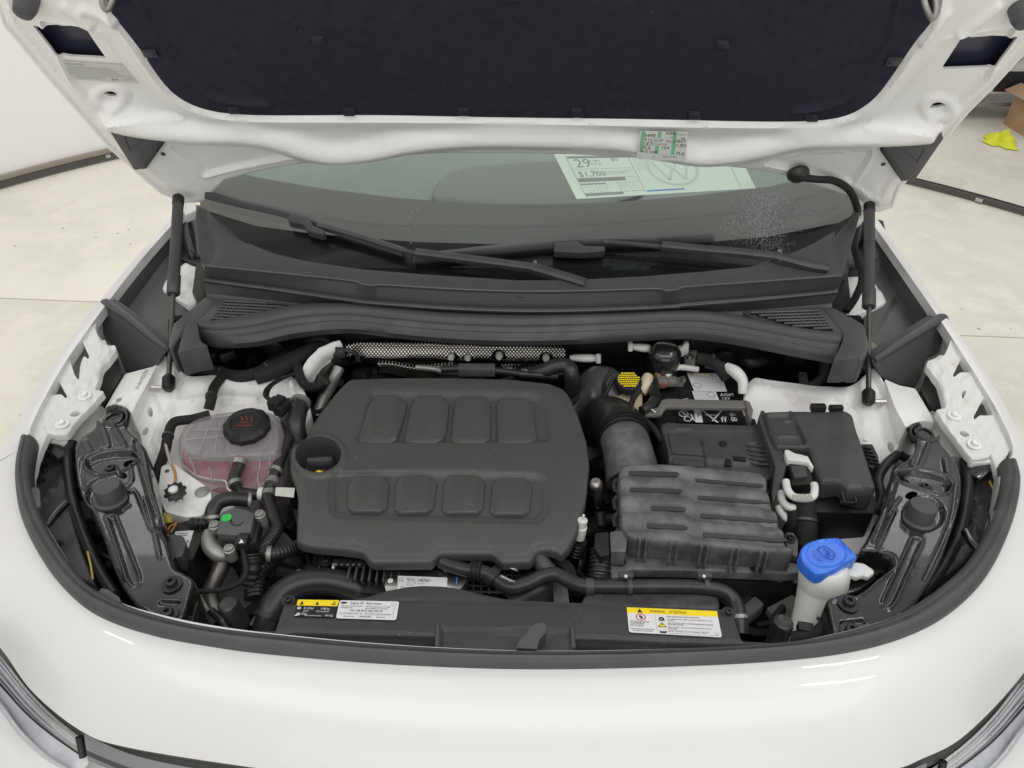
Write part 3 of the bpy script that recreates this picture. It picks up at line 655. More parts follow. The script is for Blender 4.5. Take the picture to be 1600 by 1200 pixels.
# insulation
padin = cr(np.array([(150, -80), (215, 0), (232, 30), (262, 80), (292, 122), (322, 146), (365, 158), (420, 163)]), 5); padin2 = cr(np.array([(1410, -60), (1398, 20), (1390, 52), (1365, 98), (1330, 146), (1292, 165), (1240, 173)]), 5)
def hp(P):
    z = ridge(P, padin, 9, .007)+ridge(P, padin2, 9, .007)
    z += np.where(sdl(P, np.array(pad), True) > 42, .003, 0)*0
    for c_ in clips: z -= ridge(P, np.array([c_, (c_[0]+.1, c_[1])], float), 13, .004)
    z += .0018*np.sin(P[:, 0]*.013+.8)*np.sin(P[:, 1]*.03+.2)
    return z
clips = [(497, 64), (1130, 71), (803, -2), (232, 85), (1396, 98), (366, 173), (545, 176), (724, 176), (902, 177), (1086, 182), (1268, 185)]
HP2 = Pl(HP.p0+HP.n*.006, HP.n)
ins = relief('insulation_pad', cr(np.array(pad), 3), HP2, m_pad, bon, h=hp, feats=[(padin, (-8, -4, 0, 4, 8), 0), (padin2, (-8, -4, 0, 4, 8), 0)], step=5, er=(7, .006), skirt=.012, sd=-HP.n)
for i, (cx, cy) in enumerate(clips):
    wd, ht = (11, 6) if cy > 0 else (14, 5)
    sk = 4 if cx < 800 else -4
    q = [(cx-wd, cy-ht), (cx+wd-sk*0-2, cy-ht), (cx+wd, cy+ht), (cx-wd+2, cy+ht)]
    if i in (3, 4): q = [(cx-12, cy-6), (cx+10, cy-6), (cx+17, cy+6), (cx-6, cy+6)] if i == 3 else [(cx-8, cy-7), (cx+16, cy-7), (cx+8, cy+6), (cx-15, cy+6)]
    prism('clip', rnd(q, 3, 2), Pl(HP.p0+HP.n*.0105, HP.n), .006, m_clip, bon, bev=.0012, sd=-HP.n)
    q2 = [(cx+(a-cx)*.6, cy+(b-cy)*.5) for a, b in q]
    prism('clip_boss', q2, Pl(HP.p0+HP.n*.0125, HP.n), .004, m_clip, bon, bev=.001, sd=-HP.n)
# corner rubbers, latch loops
for i, (q, s) in enumerate((([(167, 198), (215, 206), (256, 212), (258, 220), (226, 263), (210, 266)], 'left'), ([(1475, 215), (1430, 222), (1380, 229), (1378, 236), (1411, 281), (1427, 285)], 'right'))):
    o = prism('corner_block', rnd(q, 3), Pl(HP.p0+HP.n*.016, HP.n), .014, m_liner, bon, bev=.004, sd=-HP.n, label='dark triangular rubber block at the '+s+' bonnet corner')
    q2 = [(256, 212), (261, 219), (229, 264), (221, 266)] if i == 0 else [(1382, 229), (1375, 236), (1408, 284), (1417, 283)]
    prism('block_lip', q2, Pl(HP.p0+HP.n*.018, HP.n), .018, m_hose, bon, bev=.003, sd=-HP.n)
    v = [(198, 204), (206, 225), (222, 208)] if i == 0 else [(1412, 226), (1430, 243), (1441, 223)]
    tube('groove_ridge', [HP([a], [b])[0]+HP.n*.0165 for a, b in v], .001, m_liner, bon, world=True, smooth_n=1, seg=6)
for c_, s in (((45, -4), 1), ((1592, 12), -1)):
    b0 = HP([c_[0]], [c_[1]])[0]; lathe('rubber_stop', b0, [(.016, 0), (.017, .02), (.014, .034), (.006, .037)], m_liner, bon, axis=HP.n, seg=24)
for c_ in ((174, -20), (1447, -6)):
    b0 = [HP([c_[0]+a], [c_[1]+b])[0]+HP.n*h_ for a, b, h_ in ((-10, -22, .0), (-8, -6, .03), (0, 8, .038), (8, 0, .03), (12, -22, 0))]
    tube('latch_loop', b0, .0045, m_galv, bon, world=True, smooth_n=5)
for c_ in ((268, 214), (255, 240), (1367, 229), (1380, 256)):
    b0 = HP([c_[0]], [c_[1]])[0]+HP.n*.001; lathe('drain_hole_rim', b0, [(.0045, 0), (.0045, .001), (.003, .0012)], m_clip, bon, axis=HP.n, seg=16)
# labels on the bonnet
sheet('emission_label', [(84, 97), (197, 104), (218, 133), (116, 127)], HP, [('o', .05, .13, .08, .05, m_gink), ('t', 'VOLKSWAGEN', .11, .2, .12, m_gink, .26), ('t', 'VEHICLE EMISSION CONTROL INFORMATION', .11, .33, .08, m_gink, .6), ('l', .03, .38, .97, .72, 4, m_gink), ('l', .06, .76, .55, .93, 2, m_gink), ('r', 0, .355, 1, .362, m_gink), ('r', .0, .73, 1, .737, m_gink), ('l', .78, .8, .97, .92, 2, m_gink), ('r', .60, .78, .65, .94, m_gink), ('r', .66, .80, .70, .90, m_gink)], M('label_grey', (.60, .60, .57), .5), bon, off=-.004)
bs = []
for (u, v0, v1) in ((.03, 0, .72), (.37, 0, .22), (.35, .5, .78), (.69, 0, .3), (.69, .5, .78), (.68, .32, .5)): bs.append(('r', u, v0, u+.075, v1, m_grn))
bs += [('t', '349E', .09, .2, .11, m_ink), ('t', 'T12', .10, .35, .10, m_ink), ('t', 'G1F', .30, .36, .10, m_ink), ('t', '1E7', .10, .49, .11, m_ink), ('t', '7L6', .08, .63, .11, m_ink), ('t', '9V0 9AK', .05, .76, .09, m_ink), ('t', '4Q', .55, .36, .08, m_ink),
       ('t', '8Y04M58', .28, .47, .07, m_gink), ('t', 'ABB', .53, .1, .10, m_ink), ('t', '7C3877-4', .72, .12, .07, m_gink), ('t', 'GJ', .62, .22, .07, m_gink), ('t', 'B0T', .79, .36, .10, m_ink), ('t', '1UB1', .74, .50, .10, m_ink), ('t', '1SA', .47, .60, .10, m_ink), ('t', '7L6', .79, .79, .11, m_ink), ('t', 'E0A N0K', .52, .9, .07, m_gink), ('t', '9P', .70, .37, .08, m_ink), ('t', 'NB', .85, .24, .06, m_ink),
       ('r', .03, .25, .97, .256, m_lgink), ('r', .03, .51, .97, .516, m_lgink), ('r', .03, .79, .8, .796, m_lgink), ('r', .36, .8, .363, 1, m_lgink), ('r', .66, .8, .663, 1, m_lgink), ('t', '4', .04, .93, .07, m_gink), ('t', '8', .33, .93, .07, m_gink)]
c_ = [HP([a], [b])[0]+HP.n*h_ for a, b, h_ in ((999, 189, .023), (1074, 191, .023), (1068, 234, .027), (993, 231, .027))]
sheet('build_sheet', None, None, bs, m_paper, bon, world=c_, off=.001)
# ================================================================== WINDSCREEN + INTERIOR
GP = Pl((0, 1.326, 1.06), (0, -.5, 1))
ws = prism('windscreen', [(330, 210), (1330, 210), (1345, 300), (1335, 335), (1305, 368), (1225, 405), (1150, 428), (1000, 440), (812, 446), (640, 440), (480, 416), (400, 392), (335, 340), (318, 300)], GP, .004, m_glass, CAR, bev=0, sd=-GP.n, label='tinted windscreen above the wipers')
prism('black_border', [(326, 330), (400, 353), (480, 364), (570, 372), (650, 378), (800, 382), (960, 382), (1110, 378), (1200, 370), (1310, 348), (1335, 335), (1305, 368), (1225, 405), (1150, 428), (1000, 440), (812, 446), (640, 440), (480, 416), (400, 392), (340, 345)], Pl(GP.p0-GP.n*.0055, GP.n), .002, m_frit, ws, bev=0, sd=-GP.n)
# dashboard, upper part coloured with the pale reflection in the glass
DP = Z(1.0)
d_low = [(312, 250), (400, 275), (500, 292), (620, 307), (740, 316), (850, 318), (960, 314), (1080, 304), (1200, 290), (1352, 255), (1352, 345), (1325, 425), (335, 425), (312, 345)]
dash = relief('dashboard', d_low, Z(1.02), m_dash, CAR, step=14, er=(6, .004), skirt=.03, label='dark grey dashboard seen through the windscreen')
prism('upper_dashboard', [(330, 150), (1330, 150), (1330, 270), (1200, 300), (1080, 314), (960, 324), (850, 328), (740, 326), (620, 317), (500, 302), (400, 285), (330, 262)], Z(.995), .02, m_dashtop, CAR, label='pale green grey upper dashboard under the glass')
relief('instrument_hood', rnd([(672, 310), (682, 285), (700, 268), (740, 258), (865, 250), (1000, 262), (1010, 300), (940, 320), (800, 325)], 14), Z(1.01), m_dashm, CAR, h=lambda P: .004*np.ones(len(P)), step=8, er=(14, .008), skirt=.03)
# paper sheet behind the glass
VWc = [('o', .56, .52, .50, .42, m_lgink)]
def vw(cx, cy, r, a):
    def pt(x, y): return (cx+x*r*a, cy-y*r)
    t = .11; o_ = []
    for x0, y0, x1, y1 in ((-.42, .78, -.16, .12), (-.16, .12, 0, .12+.0), (.42, .78, .12, .1), (-.75, .45, -.35, -.72), (-.35, -.72, -.02, .02), (.75, .45, .35, -.72), (.35, -.72, .02, .02)):
        dx, dy = x1-x0, y1-y0; L_ = math.hypot(dx, dy); nx, ny = -dy/L_*t/2, dx/L_*t/2
        o_.append(('p', [pt(x0+nx, y0+ny), pt(x1+nx, y1+ny), pt(x1-nx, y1-ny), pt(x0-nx, y0-ny)], m_embl))
    return o_
q = np.array([(863, 236), (1150, 232), (1181, 294), (901, 311)], float)
WP = Pl(GP.p0-GP.n*.008, GP.n); Wq = WP(q[:, 0], q[:, 1]); asp = np.linalg.norm(Wq[3]-Wq[0])/np.linalg.norm(Wq[1]-Wq[0])
it = [('r', .055, .10, .058, 1, m_gink), ('r', .39, .12, .393, .93, m_gink), ('r', .92, .1, .923, .97, m_gink), ('r', .06, .12, .39, .17, m_gink),
      ('t', '29', .085, .36, .18, m_gink), ('l', .16, .2, .25, .33, 2, m_gink), ('t', '$0', .29, .24, .08, m_gink), ('t', '$1,700', .075, .56, .11, m_gink), ('r', .06, .40, .385, .405, m_gink), ('r', .155, .41, .157, .6, m_gink),
      ('l', .17, .45, .38, .53, 2, m_gink), ('r', .06, .59, .32, .67, m_gink), ('r', .32, .59, .385, .595, m_gink), ('r', .06, .70, .20, .73, m_gink), ('l', .07, .74, .25, .9, 5, m_lgink), ('l', .27, .69, .385, .86, 4, m_lgink), ('r', .06, .9, .27, .96, m_gink), ('r', .265, .67, .267, .9, m_gink),
      ('r', .40, .905, .61, .935, m_bluei), ('l', .28, .88, .39, .92, 1, m_gink), ('l', .41, .2, .53, .5, 6, m_lgink)]
m_embl = M('faint_emblem_ink', (.58, .68, .65), .6)
it += [('o', .60, .45, .40, .35, m_embl)]+vw(.60, .45, .36, asp)
sheet('window_sticker', None, None, it, m_winp, ws, world=Wq, off=0, round_=.005)
# water droplets (uncountable) low on the right of the glass
V, Fc = [], []
def dome(c_, r, n_):
    b = len(V); u = np.array([1., 0, 0]); v = np.cross(n_, u)
    for k, (rr, hh_) in enumerate(((1, 0), (.75, .32), (0.3, .48))):
        for j in range(7):
            a = j/7*2*math.pi; V.append(c_+r*rr*(math.cos(a)*u+math.sin(a)*v)+n_*r*hh_)
    for k in range(2):
        for j in range(7): Fc.append([b+k*7+j, b+k*7+(j+1) % 7, b+(k+1)*7+(j+1) % 7, b+(k+1)*7+j])
    Fc.append([b+14+j for j in range(7)])
cnt = 0
while cnt < 2100:
    x, y = rng.uniform(1120, 1300), rng.uniform(278, 405)
    dns = math.exp(-((x-1195)/34)**2-((y-335)/45)**2) + .35*math.exp(-((x-1262)/28)**2-((y-330)/12)**2) + .35*math.exp(-((x-1143)/16)**2-((y-355)/16)**2)+.5*math.exp(-((x-1200)/22)**2-((y-385)/16)**2)
    if rng.random() < dns:
        dome(GP([x], [y])[0]+GP.n*.0002, rng.uniform(.0004, .0008), GP.n); cnt += 1
for x, y in ((652, 327), (645, 331), (640, 340), (632, 357), (640, 361), (650, 354), (628, 333), (641, 373), (642, 380)): dome(GP([x], [y])[0]+GP.n*.0002, .0012, GP.n)
mk('water_droplets', V, Fc, M('droplet_water', (.34, .35, .37), .2), ws, kind='stuff')

# ================================================================== COWL
cow = CAR
CP = P3((320, 405, 1.072), (1315, 420, 1.072), (812, 446, 1.058))
ctop = [(306, 318), (322, 322), (330, 334), (345, 350), (370, 369), (400, 386), (435, 399), (480, 409), (560, 421), (640, 428), (720, 433), (812, 439), (900, 438), (1000, 433), (1100, 425), (1170, 418), (1225, 402), (1265, 384), (1300, 364), (1318, 350), (1332, 332), (1345, 330), (1340, 350), (1327, 395), (1316, 436), (1200, 442), (1070, 452), (1020, 456), (812, 458), (640, 454), (580, 450), (550, 443), (430, 430), (322, 420), (308, 390), (304, 350)]
relief('cowl_panel', ctop, CP, m_cowl, CAR, h=lambda P: ridge(P, cr(np.array([(330, 334), (370, 369), (435, 399), (560, 421), (812, 439), (1100, 425), (1225, 402), (1300, 364), (1332, 332)]), 3), 10, .004)+ridge(P, np.array([(318, 340), (335, 385), (320, 420)], float), 14, -.006)+ridge(P, np.array([(1325, 345), (1305, 385), (1315, 430)], float), 14, -.006), step=5, er=(4, .003), skirt=.03, label='dark cowl moulding below the windscreen')
up1 = [(320, 414), (430, 425), (500, 432), (552, 438), (566, 443), (585, 445), (600, 444), (700, 450), (812, 454), (920, 453), (1022, 450), (1040, 453), (1060, 451), (1075, 447), (1200, 438), (1315, 430)]
lo1 = [(319, 437), (430, 452), (500, 462), (552, 469), (566, 471), (585, 473), (600, 474), (700, 481), (812, 485), (920, 484), (1022, 480), (1040, 479), (1060, 478), (1075, 476), (1200, 466), (1309, 455)]
lo2 = [(322, 462), (430, 474), (500, 482), (552, 489), (566, 491), (585, 493), (600, 495), (700, 500), (812, 504), (920, 503), (1022, 499), (1040, 497), (1060, 496), (1075, 494), (1200, 487), (1300, 478)]
def zc(p, z, dy=0): return px3([(a, b+dy, z) for a, b in p])
rail = loft('cowl_rail', [zc(up1, 1.074), zc(up1, 1.082), zc(up1, 1.082, 2.2), zc(up1, 1.076, 5), zc(lo1, 1.045, -3), zc(lo1, 1.043)], m_cowl, CAR, n=4, label='long upright ridge across the cowl', sharp=30)
m_lipglint = M('lip_highlight_plastic', (.11, .11, .112), .28)  # lighter colour for beads added as the bright edge highlight of the cowl
tube('lip', zc(up1, 1.083, .8), .0018, m_lipglint, rail, world=True, smooth_n=4, seg=8)
tube('lip', zc(lo1, 1.0525, 1), .0016, m_lipglint, rail, world=True, smooth_n=4, seg=8)
box('centre_clip', at(813, 466, 1.062), (.014, .006, .026), m_slot, rail, (R(35), 0, 0), .001)
loft('cowl_shelf', [zc(lo1, 1.05, 0), zc(lo1, 1.052, 2), zc(lo1, 1.04, 5), zc(lo2, 1.02, -4), zc(lo2, 1.01, 8), zc(lo2, 1.0, 30)], m_cowl, CAR, n=4, label='lower cowl shelf in front of the ridge', sharp=30)
# vent grilles
def grille(poly, lines, frame_, side):
    g = prism('vent_grille', rnd(frame_, 3), Z(1.034), .012, m_cowl, CAR, label='slatted air intake grille at the '+side+' of the cowl')
    prism('pit_shade', poly, Z(1.0355), .0005, m_frit, g, bev=0)  # thin black sheet painted in for the shaded hollow behind the slats
    for (a, b) in lines:
        p0, p1 = at(*a, 1.0385), at(*b, 1.0385); d_ = p1-p0; L_ = np.linalg.norm(d_)
        box('slat', (p0+p1)/2, (L_, .0035, .006), m_cowl, g, (R(25), 0, math.atan2(d_[1], d_[0])), .0006)
    return g
def clipx(poly, y0, slope, cx):
    """where a slat line crosses the opening"""
    xs = []
    for (x1, y1), (x2, y2) in zip(poly, poly[1:]+poly[:1]):
        f1 = y1-(y0+slope*(x1-cx)); f2 = y2-(y0+slope*(x2-cx))
        if f1*f2 < 0: t = f1/(f1-f2); xs.append((x1+(x2-x1)*t, y1+(y2-y1)*t))
    xs.sort(); return (xs[0], xs[-1]) if len(xs) > 1 else None
for poly, fr2, side, sl in (([(352, 470), (456, 477), (452, 480), (400, 492), (328, 502)], [(344, 466), (462, 474), (458, 484), (400, 500), (300, 508), (322, 490)], 'left', .05), ([(1172, 489), (1276, 484), (1303, 517), (1240, 511)], [(1160, 486), (1283, 479), (1316, 520), (1240, 520), (1190, 505)], 'right', -.03)):
    Ls = []
    for k in range(7):
        e = clipx(poly, min(p[1] for p in poly)+3.5+k*4.6, sl, 400 if side == 'left' else 1230)
        if e and e[1][0]-e[0][0] > 6: Ls.append(e)
    g = grille(poly, Ls, fr2, side)
    for k in range(22):   # thin cross webs
        x = (336 if side == 'left' else 1180)+k*5.4; ys = [a[1]+(b[1]-a[1])*(x-a[0])/(b[0]-a[0]) for a, b in Ls if a[0] < x < b[0]]
        if len(ys) > 1: p0, p1 = at(x, min(ys), 1.0392), at(x+2, max(ys), 1.0392); box('web', (p0+p1)/2, (.0012, np.linalg.norm(p1-p0), .002), m_cowl, g, (0, 0, 0), 0)
# cowl corner pieces either side
for side, q, z_ in (('left', [(300, 480), (322, 462), (344, 466), (322, 490), (306, 505), (290, 508), (286, 520), (268, 545), (262, 540), (270, 505)], 1.03), ('right', [(1283, 479), (1300, 478), (1322, 490), (1350, 505), (1360, 540), (1350, 560), (1332, 560), (1328, 520), (1316, 519)], 1.03)):
    relief('cowl_corner', rnd(q, 4), Z(z_), m_cowl, CAR, step=4, er=(4, .004), skirt=.05, label='plastic cowl corner at the '+side)
# rear seal
ue = [(307, 505), (335, 500), (400, 487), (470, 474), (550, 473), (620, 480), (700, 487), (800, 490), (900, 489), (1000, 486), (1070, 484), (1120, 487), (1180, 498), (1240, 510), (1316, 520)]
le = [(312, 529), (340, 536), (400, 533), (460, 520), (540, 513), (620, 521), (700, 528), (800, 532), (900, 530), (1000, 525), (1070, 522), (1120, 526), (1180, 536), (1240, 548), (1304, 560)]
A, B = cr(px3([(*p, 1.040) for p in ue]), 8), cr(px3([(*p, 1.012) for p in le]), 8); nn = B-A; n = len(A)
prof = [(0, -.02), (0, -.003), (.06, .004), (.2, .008), (.33, .0085), (.42, .006), (.47, .0045), (.52, .0065), (.62, .007), (.70, .004), (.74, .0035), (.78, .005), (.88, .003), (1, -.002), (1, -.02)]
nv = np.array([0, -.45, .89]); V = []
for i in range(n):
    for a, b in prof: V.append(A[i]*(1-a)+B[i]*a+nv*b)
k = len(prof)
mk('rear_seal', V, [[i*k+j, i*k+j+1, (i+1)*k+j+1, (i+1)*k+j] for i in range(n-1) for j in range(k-1)]+[list(range(k)), [(n-1)*k+j for j in range(k)]], m_rub, CAR, label='thick wavy rubber seal along the front of the cowl', sharp=50)
prism('seal_end_cap', rnd([(290, 508), (307, 500), (312, 532), (325, 541), (300, 545), (277, 552), (286, 520)], 3), Z(1.045), .05, m_rub, CAR, bev=.003)
prism('seal_end_cap', rnd([(1317, 517), (1330, 521), (1345, 558), (1322, 562), (1302, 562), (1310, 548), (1318, 530)], 3), Z(1.045), .05, m_rub, CAR, bev=.003)

# ================================================================== WIPERS (above the glass)
def on(pl, pts, h_): return [pl([a], [b])[0]+pl.n*(h_ if len(c_) == 0 else c_[0]) for a, b, *c_ in pts]
def wiper(blade, conn, arm, arm2, pivot, lab, rb=.0055):
    b0 = on(GP, blade, .012); wv = sweep('wiper', cr(np.array(b0), 8), [(-.005, -.008), (-.010, .0), (-.0095, .004), (-.002, .010), (.003, .0105), (.010, .003), (.0105, 0), (.004, -.008)], m_blk, CAR, up=GP.n, label=lab)
    sweep('blade_strip', cr(np.array(on(GP, blade, .004)), 4), [(-.0012, -.004), (-.0012, .003), (.0012, .003), (.0012, -.004)], m_hose, wv, up=GP.n)
    prism('connector', rnd(conn, 3), Pl(GP.p0+GP.n*.026, GP.n), .02, m_blk, wv, bev=.002, sd=-GP.n)
    sweep('arm', cr(np.array(on(GP, arm, .024)), 6), [(-.004, -.003), (-.004, .003), (.004, .003), (.004, -.003)], m_blk, wv, up=GP.n)
    sweep('arm_channel', np.array(on(GP, arm2, .028)), [(-.0085, -.006), (-.0075, .004), (-.004, .006), (.004, .006), (.0075, .004), (.0085, -.006)], m_blk, wv, up=GP.n)
    sweep('arm_head', np.array(on(GP, pivot, .028)), [(-.010, -.008), (-.009, .005), (-.004, .008), (.004, .008), (.009, .005), (.010, -.008)], m_blk, wv, up=GP.n)
    tube('hinge_pin', on(GP, [(arm2[-1][0]-1, arm2[-1][1]-9, .03), (arm2[-1][0]+1, arm2[-1][1]+7, .03)], .03), .004, m_steel, wv, world=True, smooth_n=1, seg=8)
    return wv
wiper([(327, 311), (380, 324), (450, 340), (540, 370), (632, 400)], [(449, 341), (453, 332), (476, 335), (484, 340), (488, 352), (508, 360), (506, 367), (480, 360), (474, 350), (450, 346)], [(500, 363), (560, 380), (620, 399), (656, 408)], [(652, 407), (700, 413), (770, 422), (836, 431)], [(830, 430), (850, 436), (880, 445), (912, 455)], 'left wiper, lying across the glass')
wiper([(648, 409), (700, 404), (780, 395), (900, 384), (1000, 381), (1112, 378)], [(866, 379), (900, 376), (913, 384), (945, 385), (946, 392), (910, 395), (866, 393)], [(940, 389), (980, 392), (1035, 397)], [(1030, 396), (1090, 402), (1150, 407), (1212, 414)], [(1205, 413), (1230, 420), (1260, 428), (1285, 432)], 'right wiper, lying lower on the glass')

# ================================================================== GUTTERS AT THE HINGES
def mir(x): return x
def gutter(side, top, bot, inn, inn2, plate, lip, patch, fold, wall):
    T_, B_, I_, J_ = px3(top), px3(bot), px3(inn), px3(inn2)
    g = loft('gutter_liner', [T_-[0, 0, .02], T_, T_*.97+B_*.03, T_*.5+B_*.5, B_, B_*.6+I_*.4+[0, 0, -.004], I_, J_], m_liner, CAR, n=6, rows=1, label='dark plastic rain gutter behind the '+side+' fender', sharp=35)
    PP = P3(*plate[1])
    relief('gutter_end_plate', rnd(plate[0], 5), PP, m_liner, g, step=6, er=(5, .003), skirt=.02, sd=(0, 1, -.3))
    tube('plate_lip', lip, [.004, .009, .009, .009, .006], m_liner, g, smooth_n=6)
    relief('hinge_pillar_panel', rnd(patch, 5), Z(.985), m_inwhite, CAR, h=lambda P: .003*np.sin(P[:, 0]*.2)*np.cos(P[:, 1]*.17), step=4, er=(4, .004), skirt=.03, label='grey shaded sheet metal behind the '+side+' gas strut')
    for f_ in fold: tube('cable_sleeve', f_, .011, m_hose, CAR)
    return g
gutter('left', [(278, 340, 1.05), (266, 350, 1.047), (214, 413, 1.036), (186, 446, 1.03), (160, 474, 1.024)], [(286, 352, 1.02), (272, 385, 1.0), (240, 428, .99), (215, 462, .985), (192, 492, .98)], [(290, 380, .99), (262, 440, .985), (250, 458, .98), (228, 488, .976), (205, 505, .97)], [(300, 400, .97), (300, 450, .97), (290, 500, .97), (280, 520, .96), (255, 545, .955)],
 ([(155, 482), (160, 474), (168, 471), (180, 478), (225, 512), (262, 543), (258, 550), (248, 558), (245, 572), (220, 580), (196, 583), (190, 570), (183, 552), (170, 537), (160, 525)], [(162, 478, 1.02), (256, 546, 1.0), (196, 580, .93)]), [(158, 478, 1.02), (168, 474, 1.028), (200, 495, 1.02), (232, 521, 1.01), (262, 545, 1.0)],
 [(285, 412), (300, 406), (314, 408), (318, 428), (320, 445), (306, 474), (292, 476), (272, 464), (252, 452), (262, 432)], [[(288, 345, 1.02), (292, 370, 1.01), (300, 395, 1.0), (304, 410, .98)], [(300, 340, 1.02), (308, 365, 1.01), (312, 395, 1.0), (306, 412, .97)]], None)
gutter('right', [(1354, 338, 1.05), (1368, 348, 1.047), (1420, 420, 1.036), (1448, 462, 1.03), (1478, 500, 1.024)], [(1360, 360, 1.02), (1375, 400, 1.0), (1405, 455, .99), (1430, 490, .985), (1444, 512, .98)], [(1352, 390, .99), (1368, 420, .985), (1392, 455, .98), (1410, 482, .976), (1428, 520, .97)], [(1345, 400, .97), (1350, 480, .97), (1352, 520, .97), (1370, 540, .96), (1380, 556, .955)],
 ([(1366, 568), (1364, 560), (1372, 552), (1410, 530), (1460, 498), (1472, 495), (1480, 504), (1478, 522), (1468, 552), (1448, 562), (1440, 590), (1430, 608), (1405, 602), (1380, 590), (1372, 576)], [(1470, 500, 1.02), (1372, 560, 1.0), (1430, 606, .93)]), [(1480, 505, 1.018), (1470, 497, 1.028), (1435, 518, 1.02), (1400, 540, 1.01), (1366, 563, 1.0)],
 [(1322, 428), (1345, 420), (1362, 430), (1387, 470), (1368, 480), (1350, 486), (1325, 495), (1308, 466), (1320, 450)], [[(1352, 345, 1.02), (1340, 370, 1.01), (1330, 395, 1.0), (1332, 425, .98)], [(1330, 350, 1.03), (1322, 380, 1.01), (1328, 410, 1.0), (1338, 430, .97)]], None)
# hinge bits, white tabs at the bonnet foot
for q, s in (([(288, 312), (302, 309), (308, 328), (288, 336)], 'left'), ([(1333, 332), (1346, 327), (1350, 338), (1337, 348)], 'right')):
    prism('hinge_tab', q, Z(1.09), .02, m_white, CAR, bev=.003)
for q in ([(255, 255, 1.14), (272, 280, 1.13), (268, 300, 1.12), (285, 318, 1.10)], [(1372, 265, 1.15), (1362, 290, 1.13), (1366, 305, 1.12), (1352, 330, 1.09)]): tube('hinge_arm', q, .009, m_inwhite, CAR)
# gas struts
def strut(top, zt, mid, bot, zb, lab):
    A, B = HP([top[0]], [top[1]])[0]+HP.n*.03, at(*bot, zb)
    lo_, hi_ = 0, 1
    for _ in range(30):
        m_ = (lo_+hi_)/2
        if proj(A+(B-A)*m_)[1] < mid: lo_ = m_
        else: hi_ = m_
    Mi = A+(B-A)*lo_; u = (B-A)/np.linalg.norm(B-A)
    s = tube('gas_strut', [A+u*.01, Mi-u*.045], .0108, m_blk, CAR, world=True, smooth_n=1, seg=24, label=lab)
    tube('end_sleeve', [Mi-u*.045, Mi-u*.042, Mi-u*.002, Mi], [.0108, .0125, .0125, .011], m_blk, s, world=True, smooth_n=1, seg=24)
    tube('rod', [Mi, B], .0046, m_pipe, s, world=True, smooth_n=1, seg=16)
    for p_, k in ((A, 1), (B, -1)): tube('socket', [p_-u*.014*0+u*k*-.006, p_+u*k*.0, p_+u*k*.02, p_+u*k*.026], [.006, .0115, .0115, .007], m_blk2, s, world=True, smooth_n=1, seg=20)
    tube('ball_stud', [B, B+np.array([.03 if top[0] > 800 else -.03, 0, 0])], .005, m_steel, s, world=True, smooth_n=1)
    return s
strut((283, 290), 0, 460, (263, 606), .955, 'left gas strut holding the bonnet up')
strut((1354, 302), 0, 480, (1357, 628), .955, 'right gas strut holding the bonnet up')
# harness at the right hinge
hb = HP([1246], [266])[0]+HP.n*.006; lathe('grommet', hb, [(.022, 0), (.022, .006), (.016, .014), (.008, .018)], m_hose, CAR, axis=HP.n)
tube('bonnet_harness', [tuple(hb+HP.n*.012), *[tuple(HP([a], [b])[0]+HP.n*.02) for a, b in ((1275, 268), (1300, 270), (1322, 283), (1334, 305))], tuple(at(1340, 340, 1.08)), tuple(at(1335, 385, 1.05)), tuple(at(1347, 430, 1.03)), tuple(at(1338, 462, 1.02)), tuple(at(1322, 486, 1.0))], .0075, m_tape, CAR, world=True, label='black taped harness hanging from the bonnet on the right')

prism('hinge_dark_plate', [(282, 345), (318, 328), (328, 420), (302, 412), (276, 402)], Z(.992), .05, m_blk2, CAR, bev=.003)  # plain dark plate added to darken the space between cowl and gutter
prism('hinge_dark_plate', [(1330, 338), (1360, 342), (1374, 402), (1350, 428), (1320, 428)], Z(.992), .05, m_blk2, CAR, bev=.003)  # same dark plate added on the right
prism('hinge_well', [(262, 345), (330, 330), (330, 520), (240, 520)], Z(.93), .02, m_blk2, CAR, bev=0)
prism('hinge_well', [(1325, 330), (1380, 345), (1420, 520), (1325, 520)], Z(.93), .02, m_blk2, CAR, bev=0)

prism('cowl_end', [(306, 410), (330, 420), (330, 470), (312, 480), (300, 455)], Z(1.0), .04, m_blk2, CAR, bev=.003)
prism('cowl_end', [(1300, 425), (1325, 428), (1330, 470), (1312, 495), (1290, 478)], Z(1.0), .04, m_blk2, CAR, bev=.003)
# ================================================================== ENGINE BAY
# firewall
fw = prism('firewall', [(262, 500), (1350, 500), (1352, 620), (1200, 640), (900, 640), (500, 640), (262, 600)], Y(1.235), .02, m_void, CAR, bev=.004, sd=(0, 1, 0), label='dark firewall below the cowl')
prism('firewall_mat', [(530, 515), (700, 528), (880, 530), (1030, 524), (1180, 530), (1186, 560), (1040, 572), (885, 568), (700, 560), (540, 545)], Y(1.225), .012, m_blk2, fw, bev=.003, sd=(0, 1, 0))
for c_ in ((1240, 560), (1300, 575), (350, 550), (430, 545), (1130, 560)): lathe('plug', Y(1.22)([c_[0]], [c_[1]])[0], [(.022, 0), (.022, .008), (.010, .012)], m_blk2, fw, axis=(0, -1, 0))
HS = Y(1.20)
hsA = rnd([(538, 541), (560, 537), (640, 537), (760, 541), (884, 543), (883, 572), (860, 576), (800, 578), (700, 574), (620, 569), (566, 566), (545, 572), (532, 577), (527, 560)], 4)
